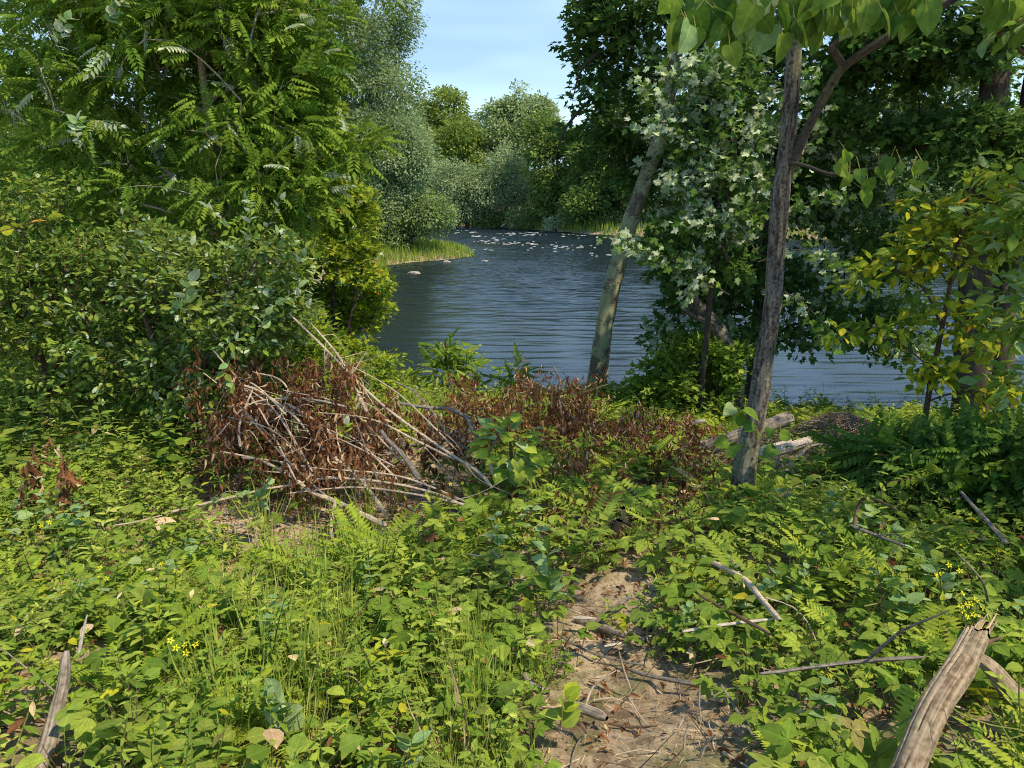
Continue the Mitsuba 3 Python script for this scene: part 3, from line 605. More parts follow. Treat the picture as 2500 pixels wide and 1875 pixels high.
# the wood goes on past the right edge of the frame; its shade falls across the lower right
for k, (x, y, say) in enumerate([(7.5, 3.0, 'nearer'), (9.8, 5.4, 'farther')]):
    w = lambda z, dx=0.0: project(np.array([[x + dx, y, z]]))[0]
    sc_ = FPX / (y * math.cos(PITCH))
    near_tree('shade_maple', f'tall maple beyond the right edge shading the undergrowth, {say} one', 'tree', [[(*w(2), y, .16 * sc_), (*w(6), y, .13 * sc_), (*w(11), y, .05 * sc_)]],
              [(*w(7), 2.0 * sc_, 1.6 * sc_, y, 1.7), (*w(9.5, -.4), 1.9 * sc_, 1.7 * sc_, y, 1.6), (*w(5.4, -.9), 1.2 * sc_, .9 * sc_, y, 1.2)], 260, 24, .13, MAPLE, pick((1, .7), (19, .3)), .36, seed=71 + k, gap=.36)


# ------------------------------------------------------------------ undergrowth
def tubes3(pts, r, kind):
    """many thin three-sided stalks: pts (N, M, 3), r (M,)"""
    N, M, _ = pts.shape
    t = unit(pts[:, -1] - pts[:, 0]); a = unit(np.cross(t, np.array([.3, .9, .1]))); b = np.cross(t, a)
    ang = np.arange(3) * 2 * np.pi / 3
    ring = np.cos(ang)[None, :, None] * a[:, None] + np.sin(ang)[None, :, None] * b[:, None]
    v = pts[:, :, None] + np.asarray(r)[None, :, None, None] * ring[:, None]
    i, j = np.meshgrid(np.arange(M - 1), np.arange(3), indexing='ij'); k = (i * 3 + j).ravel(); k2 = (i * 3 + (j + 1) % 3).ravel()
    f = np.concatenate([np.stack([k, k2, k2 + 3], -1), np.stack([k, k2 + 3, k + 3], -1)])
    F = f[None] + (np.arange(N) * M * 3)[:, None, None]
    u = np.stack([np.full((N, M, 3), kind + .5), np.broadcast_to(np.linspace(0, .3, M)[None, :, None], (N, M, 3))], -1)
    return v.reshape(-1, 3), F.reshape(-1, 3), u.reshape(-1, 2)

GOLDEN = 2.39996
def plants(kind, base, rg, scale=1.0):
    """N plants of a kind at base (N, 3): dict of leaf arrays (N, L, ...) and stalk lines"""
    N = len(base); up = np.array([0, 0, 1.0])
    R = lambda *s: rg.random(s); G_ = lambda *s: rg.normal(size=s)
    lean = G_(N, 3) * .34; lean[:, 2] = 1; lean = unit(lean)
    tone0 = rg.uniform(1, 14, N)[:, None]
    az0 = R(N, 1) * 6.283
    sc = (scale * rg.uniform(.55, 1.35, N))
    if kind in ('herb', 'opposite', 'tall', 'mint'):
        L = dict(herb=15, opposite=12, tall=34, mint=18)[kind]
        h = sc * dict(herb=.30, opposite=.42, tall=.62, mint=.26)[kind]
        f = np.linspace(.22 if kind != 'tall' else .15, 1, L)[None] + .02 * G_(N, L)
        az = az0 + (np.arange(L)[None] * GOLDEN if kind in ('herb', 'tall') else (np.arange(L)[None] // 2) * 1.57 + (np.arange(L)[None] % 2) * 3.1416) + .25 * G_(N, L)
        bow = (lean * np.array([1, 1, 0]))[:, None] * (f**2)[..., None] * .5
        pos = base[:, None] + (lean[:, None] * f[..., None] + bow) * h[:, None, None]
        rise = .55 * f - .15 + .15 * G_(N, L)
        size = sc[:, None] * dict(herb=.074, opposite=.085, tall=.075, mint=.042)[kind] * (.55 + .6 * np.sin(np.pi * np.clip(f * .95, 0, 1))) * rg.uniform(.8, 1.2, (N, L))
        X = np.stack([np.cos(az), np.sin(az), rise], -1)
        Z = up + .35 * G_(N, L, 3) - .35 * np.stack([np.cos(az), np.sin(az), 0 * az], -1) * rise[..., None]
        M = np.linspace(0, 1, 4)
        stalk = base[:, None] + (lean[:, None] * M[None, :, None] + (lean * np.array([1, 1, 0]))[:, None] * (M**2)[None, :, None] * .5) * h[:, None, None]
        tone = tone0 + 1.6 * G_(N, L) + 3 * (f - .5)
        shape = dict(herb='ELLIPTIC', opposite='BROAD', tall='LANCE', mint='OVATE')[kind]
    elif kind in ('five', 'three', 'broad'):
        L = dict(five=6, three=7, broad=7)[kind]
        az = az0 + np.arange(L)[None] * GOLDEN + .4 * G_(N, L)
        rad = sc[:, None] * rg.uniform(.03, .17, (N, L)); hh = sc[:, None] * rg.uniform(.07, .26, (N, L))
        pos = base[:, None] + np.stack([rad * np.cos(az), rad * np.sin(az), hh], -1)
        X = np.stack([np.cos(az), np.sin(az), .05 + .25 * G_(N, L)], -1)
        Z = up + .33 * G_(N, L, 3) + np.array([.12, -.12, 0])
        size = sc[:, None] * dict(five=.085, three=.085, broad=.085)[kind] * rg.uniform(.6, 1.2, (N, L))
        stalk = None; petiole = np.stack([base[:, None] + .0 * pos, (base[:, None] + pos) / 2 + np.array([0, 0, .03]), pos], 2).reshape(N * L, 3, 3)
        tone = tone0 + 1.6 * G_(N, L)
        shape = dict(five='FIVE', three='THREE', broad='BROAD')[kind]
    elif kind == 'fern':
        L = 7
        az = az0 + np.arange(L)[None] * 6.283 / L + .3 * G_(N, L)
        pos = base[:, None] + np.stack([.02 * np.cos(az), .02 * np.sin(az), .02 + 0 * az], -1)
        X = np.stack([np.cos(az), np.sin(az), .75 + .3 * G_(N, L)], -1)
        Z = up * .6 - .6 * np.stack([np.cos(az), np.sin(az), 0 * az], -1) + .15 * G_(N, L, 3)
        size = sc[:, None] * rg.uniform(.30, .48, (N, L)); stalk = None; petiole = None
        tone = tone0 + 1.2 * G_(N, L); shape = 'FROND'
    else:
        L = 24
        az = R(N, L) * 6.283
        pos = base[:, None] + np.stack([.05 * np.cos(az), .05 * np.sin(az), 0 * az], -1) * R(N, L)[..., None]
        X = np.stack([np.cos(az), np.sin(az), rg.uniform(.7, 2.6, (N, L))], -1)
        Z = up * .3 - np.stack([np.cos(az), np.sin(az), 0 * az], -1) + .2 * G_(N, L, 3)
        Z = -Z * np.array([1, 1, -1])
        size = sc[:, None] * rg.uniform(.20, .50, (N, L)); stalk = None; petiole = None
        tone = tone0 + 2 * G_(N, L); shape = 'BLADE'
    if kind in ('herb', 'opposite', 'tall', 'mint', 'fern', 'grass') : petiole = None
    return dict(pos=pos, X=X, Z=Z, size=size, tone=tone, shape=shape, stalk=stalk, petiole=petiole, L=L, h=sc)

SHAPES = dict(OVATE=OVATE, ELLIPTIC=ELLIPTIC, ELLIPTIC_L=leaf_shape([(.45, .18)], curl=.15), BROAD=BROAD, LANCE=LANCE, FIVE=FIVE, THREE=THREE, FROND=FROND, BLADE=BLADE,
              OVATE_L=OVATE_LOW, BROAD_L=OVATE_LOW, LANCE_L=leaf_shape([(.4, .12)]), FIVE_L=palmate(5, OVATE_LOW, 200), THREE_L=palmate(3, OVATE_LOW, 170), FROND_L=pinnate(9, leaf_shape([(.45, .15)], curl=.05), droop=.12, size=.26, bend=.30), BLADE_L=BLADE)
def foliage_of(b, i, pal, low=False):
    sh = SHAPES[b['shape'] + ('_L' if low else '')]
    fl = lambda a: a[i].reshape((-1,) + a.shape[2:])
    return leaves(sh, fl(b['pos']), fl(b['X']), fl(b['Z']), fl(b['size']), pal, fl(b['tone']))
def stalks_of(b, i, kind=7):
    out = []
    if b['stalk'] is not None: out.append(tubes3(b['stalk'][i], [.0035, .003, .0024, .0012], kind))
    if b['petiole'] is not None:
        N = len(b['pos']); k = (np.atleast_1d(i)[:, None] * b['L'] + np.arange(b['L'])[None]).ravel()
        out.append(tubes3(b['petiole'][k], [.0022, .0018, .0012], kind))
    return out

PATH = np.array([G(px, py)[:2] for px, py in [(1580, 1960), (1590, 1850), (1620, 1760), (1540, 1670), (1430, 1590), (1450, 1520), (1500, 1460), (1560, 1390), (1560, 1330)]])
PATH_R = np.array([.36, .33, .27, .17, .10, .08, .06, .0, .0])
def off_path(x, y):
    p = np.stack([x, y], -1); best = np.full(len(p), 9.0)
    for i in range(len(PATH) - 1):
        a, b = PATH[i], PATH[i + 1]; t = np.clip((p - a) @ (b - a) / ((b - a) @ (b - a)), 0, 1)
        best = np.minimum(best, np.linalg.norm(p - a - t[:, None] * (b - a), axis=1) - PATH_R[i] * (1 - t) - PATH_R[i + 1] * t)
    return best

CLEAR = [  # outlines in the photograph where plants stand thin: (share kept, nearest, farthest depth, polygon)
    (.10, 4.2, 9, [(470, 880), (1215, 900), (1215, 1240), (960, 1330), (800, 1390), (560, 1300), (430, 1260)]), (.34, 5, 10.5, [(1130, 940), (1740, 960), (1960, 1010), (1990, 1180), (1700, 1230), (1130, 1230)]),
    (.08, 1, 2.5, [(2080, 1540), (2560, 1540), (2560, 2600), (1980, 2600)]), (.18, 1, 2.75, [(20, 1540), (250, 1500), (270, 2600), (-60, 2600)]), (.50, 2.2, 4.6, [(1230, 1380), (1960, 1330), (1960, 1700), (1700, 1760), (1230, 1720)]),
    (.48, 3.8, 6.4, [(1180, 1200), (1780, 1200), (1780, 1400), (1230, 1400)]), (.10, 5.5, 11, [(1680, 1010), (1960, 985), (2200, 1040), (2200, 1110), (2000, 1160), (1690, 1150)]), (.5, 2.2, 4.6, [(1900, 1440), (2350, 1440), (2330, 1690), (1880, 1700)])]
def inside_poly(q, poly):
    a, b = np.array(poly, float), np.roll(np.array(poly, float), -1, 0); r = np.zeros(len(q), bool)
    for i in range(len(a)):
        if a[i, 1] != b[i, 1]: r ^= ((a[i, 1] > q[:, 1]) != (b[i, 1] > q[:, 1])) & (q[:, 0] < a[i, 0] + (q[:, 1] - a[i, 1]) / (b[i, 1] - a[i, 1]) * (b[i, 0] - a[i, 0]))
    return r
def thinned(p, rg):
    q = project(p + np.array([0, 0, .12])); k = np.ones(len(p))
    for share, y0, y1, poly in CLEAR:
        k = np.where(inside_poly(q, poly) & (p[:, 1] > y0) & (p[:, 1] < y1), np.minimum(k, share), k)
    return p[rg.random(len(p)) < k]

def scatter(rg, density, y0, y1):
    """ground points in the view wedge between depths y0 and y1, density per square metre"""
    area = .69 * (y1**2 - y0**2) + 1.6 * (y1 - y0)
    n = rg.poisson(density * area)
    y = np.sqrt(rg.uniform(y0**2, y1**2, n)); x = rg.uniform(-1, 1, n) * (.69 * y + .7)
    s = sdist(x, y)
    k = s > .15
    x, y = x[k], y[k]
    return np.stack([x, y, H(x, y)], -1)

def where_is(q):
    px, py = project(q)[0]
    if py > 1450:
        w = ('beside the pale broken branch' if px < 420 else 'between broken branch and bare path' if px < 1250 else 'fringing the bare sandy path' if px < 1830 else 'around the splintered leaning stump')
        lo, hi = 1575, 1720
    elif py > 1180:
        w = ('in sun before the left shrubs' if px < 620 else 'just below the brush pile' if px < 1150 else 'around the torn root stub' if px < 1700 else 'in shade past the forked trunk')
        lo, hi = 1270, 1360
    else:
        w = ('under the left shrubs' if px < 560 else 'growing through the dead brush' if px < 1450 else 'by the bleached logs')
        lo, hi = 1010, 1090
    third = np.digitize(px % 410, [137, 274])
    return w, ('lower' if py > hi else 'middle' if py > lo else 'upper') + (' left', ' centre', ' right')[third]
SHADE = {4: 'bright green', 5: 'deep green', 3: 'yellowish', 9: 'grassy green', 10: 'mid green', 18: 'greyish', 11: 'light green', 15: 'straw coloured', 19: 'dark'}

KINDS = dict(herb=('leafy_herb', 'upright herb with oval leaves', 'herb', 4), opposite=('milkweed', 'herb with large paired leaves', 'herb', 18), mint=('small_herb', 'bushy small leaved herb', 'herb', 4),
             tall=('goldenrod', 'narrow leaved upright herb', 'herb', 4), five=('creeper', 'creeper with five part leaves', 'vine', 10), three=('bramble', 'bramble with three part leaves', 'bramble', 4),
             broad=('broadleaf_seedling', 'seedling with wide pointed leaves', 'seedling', 5), fern=('fern', 'feathery fern', 'fern', 11), grass=('grass_tuft', 'tuft of thin blades', 'grass', 9))
rgu = np.random.default_rng(77)
stuff_leaf, stuff_stalk, grass_leaf = MB(), MB(), MB()
def undergrow(kind, pts, scale, n_parts, n_single, pal_mix, low_from=6.5):
    if not len(pts): return
    name, look, cat, row = KINDS[kind]
    pts = pts[np.argsort(pts[:, 1])]
    b = plants(kind, pts, rgu, scale)
    inside = project(pts + np.array([0, 0, .15]))
    ok = (inside[:, 0] > 30) & (inside[:, 0] < 2470) & (inside[:, 1] < 1850)
    pal = pal_mix(len(pts)) if callable(pal_mix) else np.full(len(pts), row)
    single = np.where(ok)[0][:n_parts + n_single]
    # the ones that show largest are plants of their own
    for c, i in enumerate(single):
        where, rank = where_is(pts[i])
        h = b['h'][i] / scale
        say = f"{'short' if h < .85 else 'tall' if h > 1.08 else 'medium'} {SHADE[int(pal[i])]} {look} {where}, {rank}"
        key = thing(name, say, cat, say)
        I = np.array([i])
        if c < n_parts:
            for j in range(b['L']):
                sh = SHAPES[b['shape']]; row = pal[i] if rgu.random() > .05 else int(rgu.choice([7, 15, 8]))
                a = [b[k][i, j][None] for k in ('pos', 'X', 'Z', 'size', 'tone')]
                MB().add(leaves(sh, a[0], a[1], a[2], a[3], row, a[4])).done(part(key, 'blade' if kind == 'grass' else 'frond' if kind == 'fern' else 'leaf'), 'leaf')
        else:
            MB().add(foliage_of(b, I, pal[i])).done(part(key, 'foliage'), 'leaf')
        st = MB()
        for s_ in stalks_of(b, I, 7 if rgu.random() < .7 else 6): st.add(s_)
        st.done(part(key, 'stem'), 'bark')
    rest = np.setdiff1d(np.arange(len(pts)), single)
    near, low = rest[pts[rest, 1] < low_from], rest[pts[rest, 1] >= low_from]
    for I, l in ((near, False), (low, True)):
        if len(I):
            mixd = np.repeat(pal[I], b['L']); odd = rgu.random(len(mixd)) < (.0 if kind == 'grass' else .055); mixd = np.where(odd, rgu.choice([7, 15, 8, 3, 16], len(mixd)), mixd)
            (grass_leaf if kind == 'grass' else stuff_leaf).add(foliage_of(b, I, mixd, l))
            for s_ in stalks_of(b, I, 7): stuff_stalk.add(s_)

def rows(*pairs):
    r = np.array([a for a, _ in pairs]); w = np.array([b for _, b in pairs], float)
    return lambda n: rgu.choice(r, n, p=w / w.sum())
def zone(p, f, lo, seed):
    return meshkit.noise(np.stack([p[:, 0] * f, p[:, 1] * f, p[:, 0] * 0 + seed], -1), seed) > lo

for y0, y1, dens in ((1.5, 3.6, 1.7), (3.6, 6.5, 1.05), (6.5, 14.6, .55)):
    ks = .74 if y1 < 4 else .84 if y1 < 7 else 1.0
    near = y1 < 4
    mid = 3.6 <= y0 < 6
    def S(d, clear=.02):
        p = scatter(rgu, d * dens, y0, y1)
        e = off_path(p[:, 0], p[:, 1])
        return thinned(p[(e > clear) & (rgu.random(len(p)) < np.clip(.45 + e * 1.6, .25, 1))], rgu)
    left = lambda p, a=-.1: p[p[:, 0] < a * p[:, 1] + rgu.normal(0, .25, len(p))]
    right = lambda p, a=.15: p[p[:, 0] > a * p[:, 1] + rgu.normal(0, .25, len(p))]
    q = S(46); undergrow('herb', np.concatenate([left(q, .10), right(q)[::3]]), ks if y1 < 7 else 1.25, 34 if near else 0, 70 if near else 60 if mid else 30, rows((4, .66), (5, .12), (3, .16), (9, .06)))
    q = S(40); undergrow('mint', q[zone(q, 1.1, .42, 5)], ks if y1 < 7 else 1.4, 0, 50 if near else 30 if mid else 0, rows((4, .7), (9, .2), (5, .1)))
    q = S(23); undergrow('three', np.concatenate([right(q, -.05), left(q)[::4]]), ks, 16 if near else 0, 40 if near else 40 if mid else 20, rows((4, .7), (10, .2), (5, .1)))
    q = S(22); undergrow('five', np.concatenate([right(q, -.1), left(q)[::4]]), ks, 12 if near else 0, 24 if near else 30 if mid else 10, rows((10, .45), (4, .45), (5, .1)))
    q = S(18); undergrow('broad', q, ks, 8 if near else 0, 20 if near else 30 if mid else 10, rows((4, .4), (5, .35), (10, .25)))
    q = S(8); undergrow('opposite', q[zone(q, .9, .55, 6)], ks * .9, 5 if near else 0, 10 if near else 20 if mid else 10, rows((18, .7), (5, .3)))
    q = S(14); undergrow('tall', np.concatenate([left(q, -.15), right(q, .2)[::2]]) if not near else left(q, -.15)[::2], ks * .85, 0, 10 if near else 30 if mid else 30, rows((4, .8), (9, .2)))
    q = S(9); undergrow('fern', q[zone(q, .8, .68 if near else .52, 7)], .55 if near else .8 if mid else 1.0, 0, 3 if near else 24 if mid else 40, rows((11, .8), (4, .2)))
    q = S(58); e = project(q); q = q[inside_poly(e, [(600, 1180), (900, 1230), (960, 1500), (760, 1560), (620, 1400)]) | inside_poly(e, [(1080, 1600), (1330, 1640), (1400, 1800), (1420, 2300), (1020, 2300)])]
    undergrow('grass', q, ks * .8, 0, 12, rows((9, .95), (15, .05)))
    q = S(40); q = q[zone(q, .7, .56, 8) & (q[:, 0] < .10 * q[:, 1]) & (q[:, 0] > -.42 * q[:, 1])]; undergrow('grass', q, ks * .85, 0, 30 if near else 24 if mid else 6, rows((9, .92), (15, .08)))
# thicker, darker growth under the shrubs and along the water's edge
q = scatter(rgu, 22, 5.5, 15.0); s_ = sdist(q[:, 0], q[:, 1])
undergrow('herb', q[(q[:, 0] < -.27 * q[:, 1])], 1.7, 0, 0, rows((5, .5), (4, .3), (19, .2)))
undergrow('tall', q[(s_ < 1.2)], .75, 0, 0, rows((19, .4), (4, .35), (5, .25)))
q = scatter(rgu, 14, 9, 15.0); undergrow('fern', q[sdist(q[:, 0], q[:, 1]) < 3.2], .95, 0, 30, rows((11, .5), (4, .3), (19, .2)))
q = scatter(rgu, 5, 5.5, 30.0); undergrow('herb', q[(q[:, 0] < -.2 * q[:, 1]) & (q[:, 1] > 9)], 2.6, 0, 0, rows((5, .3), (4, .3), (19, .4)))
q = scatter(rgu, 16, 1.6, 9.5); n_ = len(q); h_ = rgu.uniform(.12, .46, n_); ln = unit(rgu.normal(size=(n_, 3)) * np.array([.45, .45, 0]) + np.array([0, 0, 1.0])); t_ = np.linspace(0, 1, 4)
dead_stalk = MB().add(tubes3(q[:, None] + ln[:, None] * (t_[None] * h_[:, None])[..., None] + rgu.normal(size=(n_, 1, 3)) * (t_**2)[None, :, None] * .06, [.0026, .0022, .0018, .001], 6)); dead_stalk.done('dead_stalks', 'bark'); labels['dead_stalks'] = dict(label='thin brown dead stalks among the green herbs', kind='stuff')
stuff_leaf.done('ground_cover', 'leaf'); labels['ground_cover'] = dict(label='dense low green ground cover over the whole bank', kind='stuff')
stuff_stalk.done('ground_cover__stems', 'bark')
grass_leaf.done('grass', 'leaf'); labels['grass'] = dict(label='long thin grass among the undergrowth', kind='stuff')

def bank_grass(name, label, poly, n, size, pal, seed, d=6):
    """long grass on a far bank: points in a world box, on land close to the water"""
    rg = np.random.default_rng(seed); x = rg.uniform(*poly[0], n); y = rg.uniform(*poly[1], n); s = sdist(x, y)
    k = (s > -.1) & (s < d) & (rg.random(n) < np.clip(1.2 - s / d, 0, 1)); x, y = x[k], y[k]
    pos = np.stack([x, y, H(x, y) - .05], -1); m = len(x); az = rg.uniform(0, 6.283, m)
    c = np.stack([np.cos(az), np.sin(az), 0 * az], -1)
    MB().add(leaves((BLADE[0] * np.array([1, 2.6, 1]), BLADE[1], BLADE[2]), pos, c + np.array([0, 0, 1]) * rg.uniform(1.3, 3, (m, 1)), c + np.array([0, 0, .3]), rg.uniform(.5, 1.2, m) * size, rg.choice(pal, m), rg.uniform(0, 15, m))).done(name, 'leaf')
    labels[name] = dict(label=label, kind='stuff')
bank_grass('river_grass', 'long pale green grass covering the point at the river bend', ((-12, -1.5), (40, 62)), 24000, .55, [9, 4, 11, 4, 12], 5, 7)
bank_grass('far_bank_grass', 'bright grass along the foot of the far shore trees', ((-16, 42), (70, 122)), 60000, 1.0, [9, 11, 4, 12, 12], 6, 4)

# understorey that closes the wood at the left, behind the first shrubs
def bush(name, label, px, py, w, h, Y, n, pal, seed, shape=OVATE_LOW, size=.09, **k):
    a = dict(seed=seed, bark=6, gap=.28, freq=1.4, step=.2, crown='foliage'); a.update(k)
    q = P(px, py + h * .8, Y); base = 484 + FPX * 0
    g = EYE[2] - H(q[0], Y)
    pb = project(np.array([[q[0], Y, H(q[0], Y)]]))[0]
    near_tree(name, label, 'bush', [[(pb[0], pb[1] + 6, Y, 6), ((pb[0] + px) / 2 + 8, (pb[1] + py) / 2, Y, 4), (px, py, Y, 2)]],
              [(px, py, w, h, Y, .7), (px - w * .4, py + h * .4, w * .7, h * .6, Y, .6), (px + w * .4, py + h * .35, w * .7, h * .6, Y - .2, .6)], n, 18, size, shape, pal, .24, **a)
for k, (px, py, w, h, Y, n, c, say) in enumerate([
    (60, 640, 170, 150, 9.5, 230, (0, 4, 19), 'bright green bush at the left edge below the dark maple'),
    (300, 600, 170, 140, 10, 240, (0, 5, 19), 'green bush beneath the feathery sapling'),
    (450, 760, 130, 130, 9, 200, (19, 0, 1), 'shadowed bush behind the grey green overhanging shrub'),
    (700, 850, 110, 110, 10, 200, (3, 19, 0), 'yellowish bush between overhanging shrub and yellow green maple'),
    (180, 860, 190, 110, 8.4, 260, (4, 5, 19), 'broad low bush under the crooked dark stem'),
    (880, 900, 90, 50, 11.6, 120, (3, 4, 19), 'low yellow green bush at the foot of the yellow maple'),
    (30, 420, 130, 130, 11, 200, (19, 0, 1), 'dark bush high at the left edge')]):
    bush('understorey_bush', say, px, py, w, h, Y, n, pick((c[0], .5), (c[1], .3), (c[2], .2)), 81 + k)
for k, (x, y, r, h) in enumerate([(-14, 24, 3, 4.5), (-18, 30, 4, 6), (-13, 34, 3, 5), (-20, 40, 4, 7), (-11, 20, 2.5, 3.5), (-26, 32, 5, 8), (-12.5, 44, 3, 6)]):
    c = project(np.array([[x, y, H(x, y) + h * .5]]))[0]; s_ = FPX / math.hypot(x, y)
    bank('thicket_bush', 'dim leafy thicket in the wood behind the left saplings', [[(c[0], c[1] + h * .55 * s_, y, 5), (c[0], c[1], y, 3)]],
         [(c[0], c[1], r * s_, h * .5 * s_, y, r * .6)], 170, pick((19, .5), (1, .3), (12, .2)), 91 + k, size=.22, per=40, spread=.5, category='bush')
    labels[[q for q in labels if q.startswith('thicket_bush')][-1]]['group'] = 'thicket behind the left saplings'

# ------------------------------------------------------------------ dead wood
rgw = np.random.default_rng(5)
def wood_line(pts, thick, Y=None, lift=.05, step=.05):
    """a bent stick through photograph pixels, lying on (or lifted above) the ground, or at given depths: (x, y, z, radius)"""
    n = len(pts)
    lift = np.interp(np.linspace(0, 1, n), np.linspace(0, 1, np.size(lift)), np.atleast_1d(lift))
    thick = np.interp(np.linspace(0, 1, n), np.linspace(0, 1, np.size(thick)), np.atleast_1d(thick))
    out = []
    for k, (px, py) in enumerate(pts):
        q = P(px, py, np.interp(k / max(n - 1, 1), np.linspace(0, 1, np.size(Y)), np.atleast_1d(Y))) if Y is not None else G(px, py, lift[k])
        out.append([*q, thick[k] / 2 * np.linalg.norm(q - EYE) / FPX])
    return smooth_line(out, step)
def stick(name, label, pts, thick, Y=None, lift=.05, kind=3, category='branch', group=None, sides=7, rough=.25, seed=0, twig=0, body='wood', single=True):
    key = thing(name, label, category, group)
    q = wood_line(pts, thick, Y, lift, .025 if np.max(thick) > 10 else .05)
    q[-1, 3] *= .45; q[-2, 3] *= .85; q[0, 3] *= .6
    k = key if not twig else part(key, body)
    MB().add(tube(q[:, :3], q[:, 3], sides, kind, rough, seed, freq=10)).done(k, 'bark', 40)
    if twig: twigs(key, q, twig, kind, seed)
    return key, q
def twigs(key, q, n, kind, seed, ln=(.15, .5)):
    rg = np.random.default_rng(seed + 400)
    for _ in range(n):
        i = rg.integers(len(q) // 6, len(q)); a = q[i, :3]; d = unit(q[min(i + 1, len(q) - 1), :3] - q[max(i - 1, 0), :3])
        d = unit(d + .9 * rg.normal(size=3) * np.array([1, .8, .8])); L = rg.uniform(*ln); r = min(q[i, 3] * .5, .004)
        w = smooth_line([a, a + d * L * .5 + rg.normal(size=3) * .03, a + d * L + rg.normal(size=3) * .06 - np.array([0, 0, .06])], .06)
        MB().add(tube(w, np.linspace(r, .0012, len(w)), 4, kind, cap=False)).done(part(key, 'twig'), 'bark', True)
def hang(key, q, n, per, rg, size=.085, spread=.10, lo=.25, mat=None, share=8):
    """sprays of withered leaves hanging along a branch"""
    i = rg.integers(int(len(q) * lo), len(q), n)
    c = q[i, :3] + rg.normal(size=(n, 3)) * spread
    pos = np.repeat(c, per, 0) + rg.normal(size=(n * per, 3)) * np.array([.035, .035, .055])
    X = rg.normal(size=(n * per, 3)) * .45 + np.array([0, 0, -1]); Z = unit(rg.normal(size=(n * per, 3)) * np.array([1, 1, .3]))
    tone = np.repeat(rg.uniform(2, 12, n), per) + rg.normal(0, 2.5, n * per)
    MB().add(leaves(DRY, pos, X, Z, size * rg.uniform(.6, 1.25, n * per), np.where(rg.random(n * per) < .10, 15, share), tone)).done(part(key, 'dead_foliage'), 'leaf')
Yp = lambda py: float(np.interp(py, [770, 900, 1020, 1120, 1200, 1290], [6.1, 5.95, 5.6, 5.3, 5.05, 4.7]))
